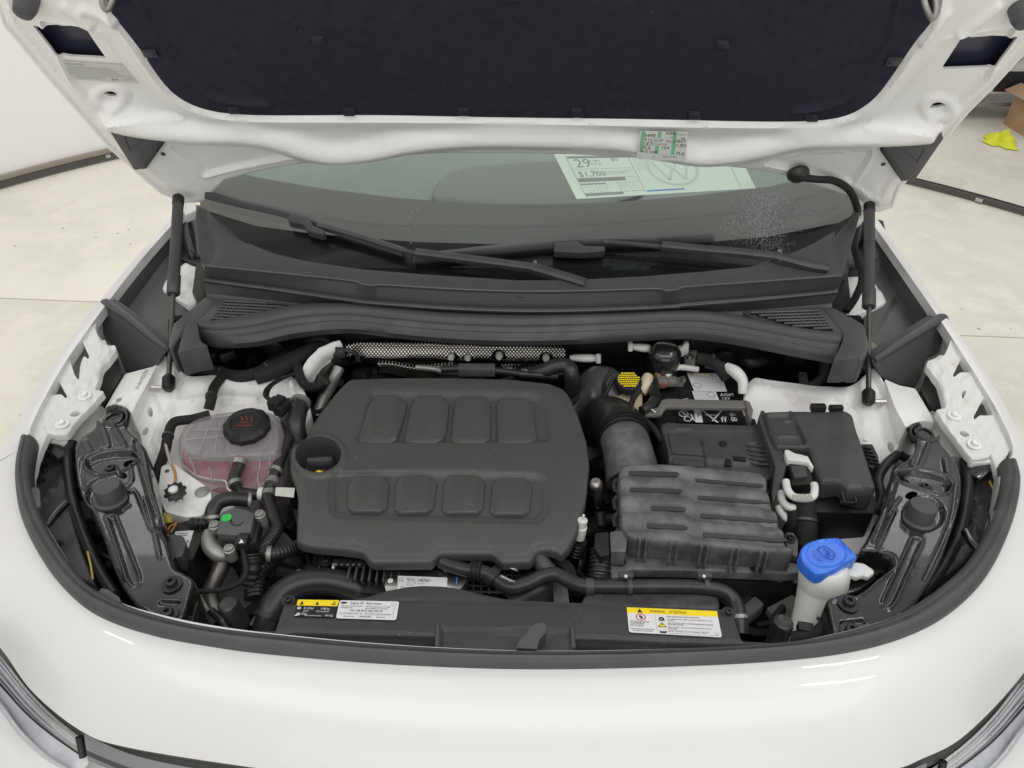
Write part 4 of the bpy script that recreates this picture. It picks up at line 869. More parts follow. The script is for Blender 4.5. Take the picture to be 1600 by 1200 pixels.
hs = relief('heat_shield', hsA, HS, m_foil, CAR, h=lambda P: ridge(P, np.array([(540, 553), (885, 556)], float), 14, .012)+ridge(P, np.array([(560, 566), (885, 576)], float), 4, .003)-ridge(P, np.array([(557, 557), (557.1, 557)], float), 16, .006), step=4, er=(3, .002), skirt=.006, sd=(0, 1, 0), holes=[ell(557, 557, 9, 7, 18), ell(707, 554, 10, 6), ell(731, 555, 10, 6), ell(779, 553, 12, 8), ell(853, 556, 12, 8)], label='dimpled bright foil heat shield behind the engine cover')
for a, b in ((705, 555), (731, 556), (780, 554), (853, 557)): lathe('shield_stud', Y(1.203)([a], [b])[0], [(.008, 0), (.0075, .008), (.005, .012)], m_milk, hs, axis=(0, -1, 0), seg=16)
relief('heat_shield', [(590, 571), (700, 574), (760, 578), (800, 580), (880, 582), (890, 592), (860, 598), (640, 590), (592, 586)], Y(1.17), m_foil, CAR, h=lambda P: .006*np.sin(P[:, 0]*.06), step=5, er=(3, .002), skirt=.01, sd=(0, 1, 0), label='lower foil shield just behind the engine cover')
tube('bracket_pipe', [(650, 574, .93), (680, 577, .93), (700, 581, .93), (760, 581, .93), (800, 578, .93)], .006, m_galv, CAR)
tube('sensor_lead', [(690, 577, .94), (740, 576, .945), (790, 581, .94), (830, 586, .94), (870, 588, .93)], .007, m_hose, CAR)
box('sensor_body', at(745, 578, .945), (.07, .02, .018), m_sens, CAR)
tube('coolant_elbow', [(830, 585, .93), (850, 580, .94), (868, 572, .95), (885, 572, .95), (893, 585, .94), (893, 610, .90)], .015, m_hose, CAR, label='glossy black elbow pipe right of the heat shield')
for x in (826, 834): lathe('spring_clip', at(x, 584, .93), [(.010, -.003), (.012, -.003), (.012, .003), (.010, .003)], m_steel, CAR, axis=(1, 0, 0), seg=16)
for c_, l in (((890, 559), (935, 560)), ((985, 541), (1020, 545))):
    o = tube('white_lever', [(*c_, 0), (*l, 0)] and [tuple(Y(1.19)([c_[0]+(l[0]-c_[0])*t], [c_[1]+(l[1]-c_[1])*t])[0]) for t in (0, .3, .7, 1)], [.005, .0075, .0085, .006], m_milk, CAR, world=True)
    k = c_ if c_[0] > 950 else l
    tube('lever_hook', [tuple(Y(1.18)([k[0]], [k[1]+a])[0]) for a in (-5, 0, 6)], .005, m_milk, o, world=True, smooth_n=1)
relief('heat_shield_cover', rnd([(520, 534), (531, 531), (534, 541), (538, 551), (530, 556), (515, 562), (505, 572), (498, 588), (494, 595), (483, 600), (476, 592), (471, 582), (474, 572), (482, 560), (498, 544), (510, 539)], 3), P3((480, 590, .93), (535, 540, .96), (500, 560, .955)), m_milk, CAR, h=lambda P: ridge(P, np.array([(478, 585), (500, 556), (530, 540)], float), 16, .008), step=3, er=(3, .002), skirt=.01, label='white plastic cable guide left of the foil shield')
tube('guide_channel', [(538, 556, .94), (520, 562, .93), (508, 575, .92), (502, 592, .91), (515, 605, .90)], .02, m_blk2, CAR)
tube('cast_pipe', [(530, 575, .93), (524, 588, .92), (516, 605, .90), (505, 625, .88), (495, 650, .86)], .011, m_galv, CAR)
# harness bunches top left
for i, (pts, r) in enumerate((([(272, 575, .94), (330, 580, .945), (380, 588, .95), (430, 572, .95), (470, 552, .95), (500, 540, .94)], .012), ([(400, 590, .95), (430, 580, .955), (462, 563, .955), (490, 545, .95), (520, 530, .94)], .014), ([(462, 560, .955), (466, 580, .95), (475, 600, .94), (490, 605, .93), (505, 598, .93)], .009),
      ([(460, 584, .95), (440, 592, .95), (422, 605, .955), (418, 622, .96), (430, 626, .96)], .0035), ([(350, 585, .95), (335, 605, .955), (330, 625, .96), (326, 640, .95)], .009), ([(328, 648, .95), (300, 655, .95), (272, 660, .95), (263, 680, .945), (258, 705, .94), (246, 740, .92), (240, 780, .9)], .0085),
      ([(520, 534, .93), (500, 527, .93), (470, 535, .93), (440, 558, .93), (410, 575, .93)], .01))):
    tube('wiring_harness', pts, r, m_tape, CAR)
lathe('dark_boot', at(500, 535, .94), [(.03, -.02), (.033, 0), (.028, .02), (.015, .03)], m_hose, CAR, axis=(.3, -.8, .4))

# ---------- inner aprons
def apron(outline, pl, lines, side, holes=()):
    return relief('inner_apron', rnd(outline, 5), pl, m_inwhite, CAR, h=lambda P: sum((ridge(P, cr(np.array(l, float), 3), w_, h_) for l, w_, h_ in lines), np.zeros(len(P)))+.001*np.sin(P[:, 0]*.11)*np.sin(P[:, 1]*.09), step=4, er=(4, .003), skirt=.10, holes=holes, label='white painted inner wall on the '+side)
AP = P3((300, 600, .945), (230, 800, .90), (470, 600, .93))
apron([(254, 556), (262, 556), (275, 568), (288, 583), (300, 588), (322, 586), (360, 580), (410, 580), (445, 583), (462, 590), (474, 605), (484, 632), (487, 650), (470, 670), (445, 690), (420, 770), (350, 800), (330, 830), (300, 840), (262, 832), (248, 800), (240, 745), (228, 712), (210, 690), (204, 664), (202, 650), (212, 630), (232, 596)], AP,
 [([(254, 560), (236, 594), (214, 632), (206, 655), (212, 680)], 8, .010), ([(270, 570), (275, 610), (268, 640), (250, 670), (243, 690)], 8, .006), ([(300, 600), (360, 595), (430, 596)], 16, .006), ([(280, 630), (330, 622), (400, 625)], 9, .005), ([(250, 700), (262, 740), (252, 780)], 10, .004), ([(240, 610), (262, 655)], 6, -.003), ([(455, 600), (460, 625), (470, 650)], 9, .009), ([(250, 810), (280, 790), (320, 800)], 12, -.004)], 'left', [ell(235, 644, 4, 8, 12, -10), ell(227, 674, 4, 7, 14, 25)])
AP2 = P3((1340, 610, .945), (1400, 760, .90), (1180, 590, .93))
apron([(1364, 576), (1356, 580), (1340, 596), (1328, 602), (1310, 605), (1260, 600), (1200, 592), (1180, 588), (1165, 600), (1160, 640), (1180, 760), (1260, 830), (1300, 860), (1340, 870), (1352, 850), (1368, 815), (1385, 770), (1394, 735), (1410, 705), (1422, 690), (1421, 678), (1412, 668), (1398, 640), (1385, 610), (1374, 590)], AP2,
 [([(1366, 580), (1380, 606), (1396, 640), (1412, 675)], 8, .010), ([(1376, 640), (1392, 622)], 6, .004), ([(1180, 610), (1240, 618), (1320, 618)], 18, .008), ([(1345, 600), (1345, 640), (1352, 660)], 8, .005), ([(1370, 640), (1390, 690)], 10, -.003), ([(1350, 690), (1345, 730), (1360, 770)], 7, .003)], 'right', [ell(1392, 698, 5, 9, 14, -10)])
# top plates next to the gutters
prism('shotgun_panel', rnd([(164, 638), (180, 610), (196, 584), (246, 571), (232, 596), (208, 640), (203, 652), (198, 636), (178, 629)], 3), Z(.965), .04, m_inwhite, CAR, label='white panel with stamped numbers left of the bay')
prism('shotgun_panel', rnd([(1382, 592), (1405, 602), (1430, 607), (1445, 632), (1462, 660), (1440, 657), (1424, 662), (1415, 668), (1398, 636)], 3), Z(.965), .04, m_inwhite, CAR, label='white panel right of the bay')
g, fs = glyphs('3VVRX7B27RM')
a_, b_ = at(216, 608, .9665), at(232, 577, .9665); u = b_-a_; Lw = np.linalg.norm(u); u /= Lw; v = np.cross([0, 0, 1], u)
s_ = Lw/g[:, 0].max()
mk('stamped_number', [a_+u*x*s_+v*y*s_ for x, y in g], fs, m_gink, CAR, smooth=False)
prism('datum_mark', [(183, 623), (190, 621), (188, 626), (181, 628)], Z(.9665), .001, m_gink, CAR, bev=0)
# wheelhouse parts seen beyond
for q in ([(160, 575), (180, 548), (192, 583), (168, 625), (150, 612)], [(1449, 578), (1438, 608), (1456, 640), (1476, 636), (1466, 600)]):
    prism('wheelhouse_liner', q, Z(.93), .03, m_liner, CAR)
for q in ([(125, 660), (150, 630), (166, 640), (150, 668), (125, 690), (108, 690)], [(1460, 660), (1480, 665), (1515, 712), (1500, 712), (1480, 700)]):
    prism('lower_white_panel', q, Z(.92), .04, m_inwhite, CAR)

# ---------- bolts shared
bolt_src = None
def bolt(c_, r, parent, mat=None, axis=(0, 0, 1)):
    s = r
    return lathe('bolt', c_, [(s*2.1, 0), (s*2.1, s*.25), (s*1.2, s*.35), (s*1.15, s*1.2), (s*.95, s*1.35), (s*.55, s*1.35), (s*.5, s*.8)], mat or m_blk2, parent, axis=axis, seg=20, sharp=30)

# ---------- glossy headlamp carriers
def carrier(outline, side, well, pocket, ph, bolt1, hole2, stop, rib, slot, extra, lowbolts, bar, z0=.985):
    PL = P3(*z0)
    rb = rnd(np.array(rib, float), 5)
    def h(P):
        d = np.hypot((P[:, 0]-well[0])/well[2], (P[:, 1]-well[1])/well[3])
        z = -.014*ss((1.0-d)/.25)+.003*np.exp(-((d-1.05)/.12)**2)+.004*np.exp(-((d-.6)/.1)**2)+.006*ss((.35-d)/.2)
        z += -padh(P, pocket, .010, 7)+ridge(P, pocket, 4.5, .0022, True)
        z += ridge(P, rb, 4.5, .0022, True)-padh(P, rb, .004, 5)
        z += padh(P, rnd(slot, 2), .003, 2)
        d2 = np.hypot((P[:, 0]-stop[0])/stop[2], (P[:, 1]-stop[1]-14)/stop[3]); z += -.008*ss((1.75-d2)/.35)
        for l, w_, hh_ in extra: z += ridge(P, cr(np.array(l, float), 3), w_*1.25, hh_*.7)
        z -= padh(P, np.array(bar, float), .006, 3)
        return z
    c = relief('lamp_carrier', outline, PL, m_gloss, CAR, h=h, step=1.9, er=(6, .008), skirt=.055, sharp=85, holes=[ell(*ph), ell(*hole2)], feats=[(pocket, (-3, -1.2, 0, 2, 4)), (rb, (-3, -1.5, 0, 1.5, 3)), (ell(*well), (-3, 0, 2.5, 5, 7)), (ell(stop[0], stop[1]+14, stop[2]*1.6, stop[3]*1.6), (-3, 0, 3))]+[(cr(np.array(l, float), 3), (-w_, -w_*.5, 0, w_*.5, w_), 0) for l, w_, hh_ in extra], label='glossy black headlamp carrier on the '+side+' with a round rubber stop')
    bolt(PL([bolt1[0]], [bolt1[1]])[0]-PL.n*.008, .0055, c, m_blk2)
    for b in lowbolts: bolt(PL([b[0]], [b[1]])[0]+PL.n*.001, .0065, c, m_blk2)
    base = PL([stop[0]+stop[4]], [stop[1]+20])[0]-PL.n*.006; topc = at(stop[0], stop[1], base[2]+.030); ax = topc-base; L_ = np.linalg.norm(ax)
    rs = .0187
    lathe('stop_buffer', base, [(rs*1.25, 0), (rs*1.25, .004), (rs*1.02, .006), (rs, L_*.93), (rs*.95, L_), (rs*.5, L_+.0005)], m_rub, c, axis=ax/L_, seg=36, sharp=30)
    lathe('well_insert', PL([well[0]], [well[1]])[0]-PL.n*.010, [(.016, 0), (.016, .004), (.011, .005), (.010, .002), (.004, .002)], m_gloss, c, axis=PL.n, seg=24)
    return c
Lout = cr([(160, 641), (168, 633), (185, 631), (198, 634), (204, 645), (200, 660), (200, 668), (214, 682), (226, 698), (231, 716), (236, 745), (243, 780), (250, 800), (254, 818), (250, 826), (262, 850), (272, 884), (286, 893), (302, 905), (298, 925), (288, 958), (278, 970), (262, 975), (235, 960), (212, 945), (196, 925), (184, 905), (170, 870), (155, 830), (140, 800), (124, 768), (117, 735), (115, 706), (118, 692), (130, 678), (145, 668), (150, 655)], 3, True)
carrier(Lout, 'left', (174, 650, 24, 16), rnd([(131, 722), (136, 715), (152, 708), (180, 703), (206, 703), (216, 708), (217, 717), (200, 731), (175, 739), (150, 740), (135, 733)], 5), (199, 718, 10, 6, 20, -15), (171, 729), (190, 742, 9, 5.5, 20, 20), (166, 759, 20, 15, 7), [(166, 806), (180, 803), (218, 900), (219, 912), (208, 918), (199, 908)], [(188, 795), (202, 787), (207, 790), (193, 799)],
 [([(160, 665), (170, 697), (158, 702)], 4, .004), ([(176, 662), (192, 690), (196, 698)], 4, .005), ([(135, 690), (142, 705)], 5, .005), ([(204, 728), (207, 750), (196, 765), (204, 768), (214, 772), (235, 825), (250, 830)], 3, .003), ([(212, 690), (218, 720), (232, 770), (244, 805)], 5, -.005), ([(128, 720), (128, 760), (165, 850), (190, 910)], 5, -.003), ([(226, 780), (240, 825), (250, 870)], 4, .003)],
 [(269, 914), (263, 961)], [(247, 936), (284, 938), (280, 947), (247, 945)], [(130, 700, .985), (230, 720, .985), (250, 950, .975)])
Rout = cr([(1416, 668), (1426, 660), (1442, 658), (1460, 665), (1471, 678), (1472, 690), (1485, 706), (1498, 728), (1504, 750), (1502, 780), (1491, 822), (1474, 870), (1455, 908), (1428, 946), (1402, 966), (1375, 984), (1350, 995), (1325, 1000), (1306, 994), (1299, 975), (1294, 952), (1292, 938), (1302, 929), (1320, 927), (1342, 927), (1358, 917), (1378, 898), (1390, 886), (1390, 872), (1374, 862), (1350, 860), (1346, 856), (1356, 840), (1372, 812), (1386, 778), (1394, 745), (1400, 730), (1420, 715), (1429, 702), (1426, 688)], 3, True)
rc = carrier(Rout, 'right', (1447, 673, 24, 16), rnd([(1397, 742), (1403, 735), (1425, 733), (1455, 738), (1480, 746), (1489, 757), (1483, 770), (1465, 771), (1440, 763), (1410, 753)], 5), (1414, 747, 11, 7, 20, 15), (1448, 758), (1424, 774, 10, 6, 20, -15), (1444, 789, 20, 16, -8), [(1426, 838), (1443, 843), (1400, 940), (1390, 952), (1378, 945), (1380, 936)], [(1404, 820), (1412, 820), (1424, 830), (1417, 832)],
 [([(1433, 690), (1424, 725), (1430, 731)], 4, .005), ([(1450, 695), (1436, 730)], 4, .004), ([(1476, 720), (1480, 740)], 5, .005), ([(1405, 780), (1390, 800), (1398, 798), (1370, 858)], 3, .003), ([(1398, 755), (1384, 800), (1366, 845)], 5, -.004), ([(1494, 760), (1484, 820), (1445, 905)], 5, -.004), ([(1345, 930), (1375, 905), (1398, 888), (1396, 870), (1370, 862)], 4, .005), ([(1300, 938), (1340, 935)], 4, .003)],
 [(1325, 944), (1329, 988)], [(1312, 970), (1350, 966), (1356, 974), (1312, 980)], [(1390, 740, .985), (1500, 740, .985), (1350, 970, .975)])
relief('carrier_basin', cr([(1330, 868), (1350, 864), (1376, 866), (1388, 880), (1376, 896), (1356, 914), (1335, 926), (1300, 928), (1305, 900)], 3, True), Z(.945), m_gloss, rc, h=lambda P: -.01*ss((20-np.hypot(P[:, 0]-1350, P[:, 1]-893))/15), step=3, er=(4, .004), skirt=.02)
for nm, t_, p_, zz_ in (('moulding_mark', '>PP-LGF30<', ((1427, 905), (1446, 873)), .985), ):
    g, fs = glyphs(t_); a_, b_ = at(*p_[0], zz_), at(*p_[1], zz_); u = b_-a_; L_ = np.linalg.norm(u); u /= L_; v = np.cross([0, 0, 1], u); s_ = L_/g[:, 0].max()
    mk(nm, [a_+u*x*s_+v*y*s_+[0, 0, .001] for x, y in g], fs, m_blk, rc, smooth=False)
# ---------- headlamp housings in the side wells
def housing(q, ribs, side, screws):
    hsg = relief('headlamp_housing', rnd(q, 6), Z(.93), m_blk, CAR, h=lambda P: sum((ridge(P, np.array(r, float), 3.5, .006) for r in ribs), np.zeros(len(P))), step=4, er=(5, .004), skirt=.06, label='ribbed black back of the '+side+' headlamp housing')
    for s in screws: bolt(at(*s, .931), .0035, hsg)
    return hsg
hl_ = housing([(66, 696), (86, 694), (108, 702), (110, 760), (112, 800), (128, 860), (150, 915), (120, 905), (80, 850), (56, 800), (50, 740)], [((58, 728), (100, 704)), ((60, 752), (108, 718)), ((66, 785), (98, 742)), ((72, 822), (108, 790)), ((100, 704), (112, 800))], 'left', [(67, 729), (62, 740), (64, 751), (92, 850)])
hr_ = housing([(1508, 715), (1540, 716), (1552, 725), (1560, 760), (1552, 800), (1530, 850), (1505, 880), (1470, 905), (1485, 860), (1500, 800), (1510, 750)], [((1520, 735), (1555, 770)), ((1512, 770), (1550, 800)), ((1508, 800), (1535, 845)), ((1530, 730), (1512, 850))], 'right', [(1540, 740), (1500, 845)])
box('lamp_vent_cap', at(88, 704, .955), (.05, .02, .016), m_gloss, hl_, (0, R(10), R(-35)), .004); box('lamp_vent_cap', at(1532, 735, .955), (.05, .02, .016), m_gloss, hr_, (0, R(-10), R(35)), .004)
tube('bracing_bar', [(72, 822, .965), (90, 800, .965), (104, 786, .965)], .006, m_gloss, hl_); tube('bracing_bar', [(1508, 830, .965), (1520, 850, .965), (1538, 866, .965)], .006, m_gloss, hr_)
prism('grey_tab', [(50, 762), (60, 761), (63, 785), (55, 795)], Z(.985), .004, m_rub, hl_); prism('grey_tab', [(1552, 800), (1562, 800), (1556, 838), (1546, 836)], Z(.985), .004, m_rub, hr_)
tube('yellow_wire', [(137, 862, .94), (142, 885, .94), (145, 905, .94)], .0016, m_ywire, CAR); tube('yellow_wire', [(1546, 752, .95), (1556, 775, .955), (1557, 800, .95)], .0016, m_ywire, CAR)
tube('side_edge', [(112, 690, .96), (106, 720, .95), (116, 790, .94), (150, 880, .93), (180, 930, .93)], .008, m_blk2, CAR)
tube('side_edge', [(1507, 720, .95), (1512, 760, .95), (1500, 830, .94), (1470, 890, .93), (1440, 930, .93)], .008, m_blk2, CAR)
# ================================================================== ENGINE COVER
EP = P3((500, 640, .962), (900, 640, .962), (680, 860, .945))
ecout = rnd([(560, 590), (547, 590), (532, 603), (517, 620), (497, 645), (481, 672), (473, 690), (462, 691), (454, 694), (451, 712), (452, 735), (461, 756), (464, 775), (463, 800), (461, 842), (468, 847), (485, 852), (530, 857), (566, 862), (573, 873), (580, 879), (600, 880), (674, 880), (681, 873), (688, 866), (770, 866), (778, 874), (785, 880), (830, 878), (836, 867), (842, 860), (860, 858), (870, 861), (878, 866), (890, 854), (902, 830), (916, 780), (922, 724), (917, 685), (905, 648), (892, 618), (880, 604), (858, 596), (800, 591), (700, 589), (620, 589)], 6, 4)
pads = [[(588, 617), (620, 617), (636, 627), (634, 640), (620, 686), (608, 692), (562, 692), (558, 684), (573, 634)], [(650, 618), (690, 618), (702, 628), (698, 672), (692, 686), (680, 693), (639, 692), (631, 685), (641, 634)],
 [(716, 619), (757, 619), (768, 630), (766, 684), (757, 693), (713, 693), (704, 686), (709, 631)], [(780, 620), (822, 620), (834, 631), (839, 682), (831, 691), (786, 695), (777, 688), (775, 630)],
 [(553, 742), (598, 742), (608, 752), (605, 790), (595, 799), (550, 798), (541, 790), (543, 752)], [(627, 742), (672, 742), (683, 752), (678, 791), (668, 800), (625, 802), (615, 793), (617, 752)],
 [(702, 742), (748, 742), (758, 752), (755, 793), (746, 801), (698, 802), (690, 795), (693, 752)], [(779, 745), (822, 745), (832, 755), (828, 797), (818, 803), (773, 803), (764, 796), (769, 755)]]
rec1 = rnd([(578, 612), (590, 609), (700, 610), (838, 612), (850, 620), (860, 650), (864, 684), (856, 694), (700, 697), (556, 696), (552, 688), (566, 640)], 6)
rec2 = rnd([(524, 740), (535, 737), (700, 739), (838, 742), (848, 748), (853, 765), (850, 800), (838, 812), (700, 811), (540, 806), (522, 800), (519, 770)], 6)
rec2b = rnd([(514, 745), (526, 736), (700, 736), (842, 739), (856, 748), (862, 768), (858, 806), (842, 820), (700, 819), (536, 813), (516, 806), (511, 775)], 7)
well = ell(498, 713, 36, 28, 32)
def hcov(P):
    z = -padh(P, rec1, .0085, 12)-padh(P, rec2b, .003, 4)-padh(P, rec2, .004, 5)
    d = np.hypot((P[:, 0]-498)/36, (P[:, 1]-713)/28); z += .004*ss((1.30-d)/.14)
    z += .0025*ss((sdl(P, ecout, True)-9)/5)
    z -= .006*ss((900-P[:, 1])/-1)  # none
    z += .006*(1-((P[:, 0]-690)/240)**2)-.004
    return z
cov = relief('engine_cover', ecout, EP, m_engcov, CAR, h=hcov, step=3, er=(7, .007), skirt=.010, holes=[well], feats=[(rec1, (0, 3, 6, 9, 12)), (rec2, (0, 2.5, 5)), (rec2b, (0, 2, 4)), (ell(498, 713, 36*1.3, 28*1.3), (0, 2.5, 5))], label='large matt dark grey engine cover with eight raised pads')
for q in pads:
    xc_ = np.mean([a for a, b in q]); yc_ = np.mean([b for a, b in q])
    relief('raised_pad', rnd(q, 1.6, 2), Pl(EP.p0+EP.n*.0045, EP.n), m_engcov, cov, h=lambda P: .006*(1-((P[:, 0]-690)/240)**2)-.0042-.0045*ss((np.abs(P[:, 0]-xc_)-17)/14)-.003*ss((P[:, 1]-yc_-28)/10), step=3, er=(3, .0035), skirt=.009)
wc = EP([498], [713])[0]; wp = EP(well[:, 0], well[:, 1]); V = list(wp+EP.n*.004)+list(wp*.985+wc*.015-np.array([0, 0, .055])); n = len(wp)
mk('filler_well', V, [[i, (i+1) % n, n+(i+1) % n, n+i] for i in range(n)]+[list(range(n, 2*n))], m_engcov, cov)
cc = wc+np.array([.003, -.010, -.030])
cap = lathe('oil_filler_cap', cc, [(.026, -.02), (.0285, .004), (.0285, .014), (.024, .019), (.005, .019)], m_blk2, cov, seg=36, lobes=(9, .0012, (1, 2)))
box('cap_grip', cc+[0, .002, .025], (.040, .009, .014), m_blk, cov, (0, 0, R(4)), .002)
a0 = cc+np.array([.001, -.0155, .0195])
mk('oil_symbol', [a0+np.array([x, y, .0004])*[.0011, .0011, 1] for x, y in ((-6, 0), (-3, 2), (-3, 3), (2, 3), (2, 1), (6, 3), (6, 2), (3, -2), (-3, -2), (-4, 0), (-6, 1))], [list(range(11))], m_yel, cov, smooth=False)

# ================================================================== COOLANT TANK
tout = cr([(276, 700), (277, 680), (287, 662), (308, 649), (340, 641), (385, 636), (412, 637), (432, 646), (440, 658), (444, 685), (442, 715), (436, 740), (422, 757), (400, 766), (370, 768), (355, 765), (356, 753), (330, 750), (300, 742), (282, 725)], 4, True)
TP = P3((290, 690, .955), (430, 690, .955), (350, 760, .945))
def ht(P):
    z = -.022*ss((P[:, 1]-(713-.06*(P[:, 0]-300)))/14)
    for l in ([(352, 645), (336, 668), (322, 690), (312, 716)], [(312, 656), (296, 680)], [(384, 700), (355, 716)], [(296, 690), (330, 684), (355, 678)], [(300, 672), (352, 670)], [(330, 652), (372, 650)], [(353, 690), (350, 715)], [(410, 708), (428, 680)], [(400, 640), (390, 650)]): z -= ridge(P, np.array(l, float), 3, .0022)
    for l in ([(395, 735), (410, 715), (418, 705)], [(352, 716), (362, 740)], [(400, 745), (425, 730)]): z += ridge(P, np.array(l, float), 5, .005)
    z -= .010*ss((P[:, 0]-425)/18)
    return z
tank = relief('coolant_tank', tout, TP, m_tank, CAR, h=ht, step=3, er=(10, .014), skirt=.07, label='cloudy expansion tank half full of pink coolant')
relief('cloudy_sheet', cr([(288, 700), (290, 680), (318, 656), (385, 646), (428, 658), (436, 690), (428, 708), (400, 712), (350, 712), (310, 712)], 3, True), Pl(TP.p0-[0, 0, .014], TP.n), m_tankgrey, tank, step=8, er=(4, .004), skirt=.01)  # grey sheet added under the tank top, imitates light scattered by cloudy plastic
TP2 = Pl(TP.p0-[0, 0, .030], TP.n)
relief('coolant', cr([(284, 712), (292, 690), (330, 668), (385, 660), (425, 668), (436, 700), (432, 735), (418, 752), (398, 760), (365, 762), (358, 752), (330, 747), (302, 739), (288, 726)], 3, True), TP2, m_cool, tank, step=6, er=(4, .004), skirt=.05)
sm_ = cr([(286, 726), (305, 742), (330, 749), (352, 752), (357, 765), (372, 769), (400, 768), (424, 758), (438, 740)], 4)
tube('seam', [at(a, b, .925) for a, b in sm_], .0016, m_milk, tank, world=True, smooth_n=1, seg=6)
prism('tank_foot', [(306, 740), (352, 752), (360, 770), (335, 768), (318, 758)], Z(.90), .03, m_cool, tank)
ccp = at(388, 672, .955)
cap = lathe('tank_cap', ccp, [(.034, 0), (.0385, .003), (.0385, .014), (.033, .020), (.026, .021), (.024, .019), (.004, .019)], m_blk2, tank, axis=(0, -.12, 1), seg=48, lobes=(12, .0009, (1, 2)), sharp=25)
ax = np.array([0, -.12, 1]); ax /= np.linalg.norm(ax); cu = np.array([1., 0, 0]); cv = np.cross(ax, cu)
def capt(x, y): return ccp+ax*.0196+cu*x+cv*y
V, Fc = [], []
for k in range(3):
    pts = [capt(-.008+k*.008+.0022*math.sin(t*5), .002+t*.012) for t in np.linspace(0, 1, 8)]
    for p_ in pts: V += [p_-cu*.0009, p_+cu*.0009]
    b = k*16; Fc += [[b+2*i, b+2*i+1, b+2*i+3, b+2*i+2] for i in range(7)]
b = len(V); V += [capt(-.012, -.001), capt(.012, -.001), capt(.012, .0005), capt(-.012, .0005), capt(-.015, -.008), capt(.015, -.008), capt(.015, -.006), capt(-.015, -.006)]; Fc += [[b, b+1, b+2, b+3], [b+4, b+5, b+6, b+7]]
mk('cap_symbol', V, Fc, m_redp, tank, smooth=False)
HR = .0095
tube('overflow_hose', [(376, 722, .945), (369, 738, .94), (366, 752, .935), (374, 768, .92), (395, 773, .92), (408, 772, .92)], HR, m_hose, CAR, label='short curved hose in front of the coolant tank')
tube('hose_clip', [(375, 720, .947), (373, 727, .945)], HR+.002, m_steel, CAR, smooth_n=1); tube('hose_clip', [(405, 772, .92), (412, 772, .92)], HR+.002, m_milk, CAR, smooth_n=1)
tube('coolant_hose', [(458, 640, .94), (455, 665, .93), (450, 688, .935), (440, 712, .935), (432, 735, .93), (425, 752, .925)], HR, m_hose, CAR)
tube('hose_clip', [(427, 750, .925), (424, 758, .925)], HR+.0025, m_galv, CAR, smooth_n=1)
tube('coolant_hose', [(424, 758, .925), (421, 768, .92), (419, 780, .92), (426, 805, .92), (432, 825, .92), (420, 845, .92), (410, 858, .92), (418, 866, .92), (440, 863, .915), (475, 850, .90)], HR+.001, m_hose, CAR, corr=(.005, .0004), label='long ribbed hose snaking down beside the engine cover')
tube('hose_clip', [(421, 770, .92), (420, 777, .92)], HR+.003, m_galv, CAR, smooth_n=1)
sheet('hose_tag', [(431, 762), (461, 763), (459, 778), (430, 775)], Z(.935), [('r', .45, .2, .46, .8, m_gink)], m_tag, CAR, off=.001)
tube('coolant_hose', [(452, 628, .94), (446, 650, .94), (450, 670, .93), (452, 690, .92)], .010, m_hose, CAR)
tube('coolant_hose', [(470, 628, .95), (466, 640, .95), (462, 665, .94), (466, 688, .92)], .017, m_hose, CAR, label='fat black hose end between the tank and the engine cover')
tube('hose_clip', [(446, 648, .945), (449, 654, .945)], .013, m_galv, CAR, smooth_n=1); tube('hose_clip', [(470, 628, .953), (468, 633, .953)], .019, m_galv, CAR, smooth_n=1)
cn = box('plug_connector', at(431, 632, .97), (.022, .02, .02), m_blk2, CAR, (0, 0, R(-25))); box('plug_connector', at(441, 638, .965), (.018, .028, .018), m_blk2, CAR, (0, 0, R(-25)))
box('plug_latch', at(438, 624, .975), (.018, .012, .012), m_blk2, cn, (0, 0, R(-25)))
tube('sensor_lead', [(424, 625, .97), (414, 618, .97), (418, 606, .965), (436, 592, .96)], .0035, m_tape, CAR)
# left inner corner: white panel, round plug, orange wire
prism('tower_panel', rnd([(252, 728), (270, 722), (296, 742), (320, 758), (330, 770), (330, 790), (315, 806), (290, 808), (258, 800), (246, 770)], 5), Z(.93), .04, m_inwhite, CAR, label='light grey shelf with a round plug in front of the coolant tank')
lathe('panel_plug', at(316, 769, .931), [(.011, 0), (.011, .002), (.008, .003), (.003, .003)], m_galv, CAR, seg=24)
lathe('painted_hole', at(261, 736, .9305), [(.004, 0), (.004, .0006)], m_frit, CAR, seg=16)  # flat black disc standing in for the shaded inside of a hole
cp = at(276, 772, .945); o = lathe('connector_ring', cp, [(.012, 0), (.015, .004), (.015, .011), (.009, .013)], m_blk2, CAR, axis=(.1, -.3, 1), seg=30, lobes=(10, .0022, (1, 2)))
lathe('white_centre', cp+[0, -.004, .012], [(.007, 0), (.0072, .004), (.003, .007)], m_milk, o, seg=16)
tube('orange_wire', [(258, 694, .95), (262, 712, .95), (270, 730, .952), (274, 745, .952), (275, 764, .95)], .0018, m_orange, CAR); tube('orange_wire', [(259, 696, .95), (266, 722, .951), (273, 738, .951), (276, 764, .95)], .0024, m_tan, CAR)
tube('yellow_lug', [(250, 806, .92), (262, 808, .92), (264, 818, .915)], .006, m_ywire, CAR)

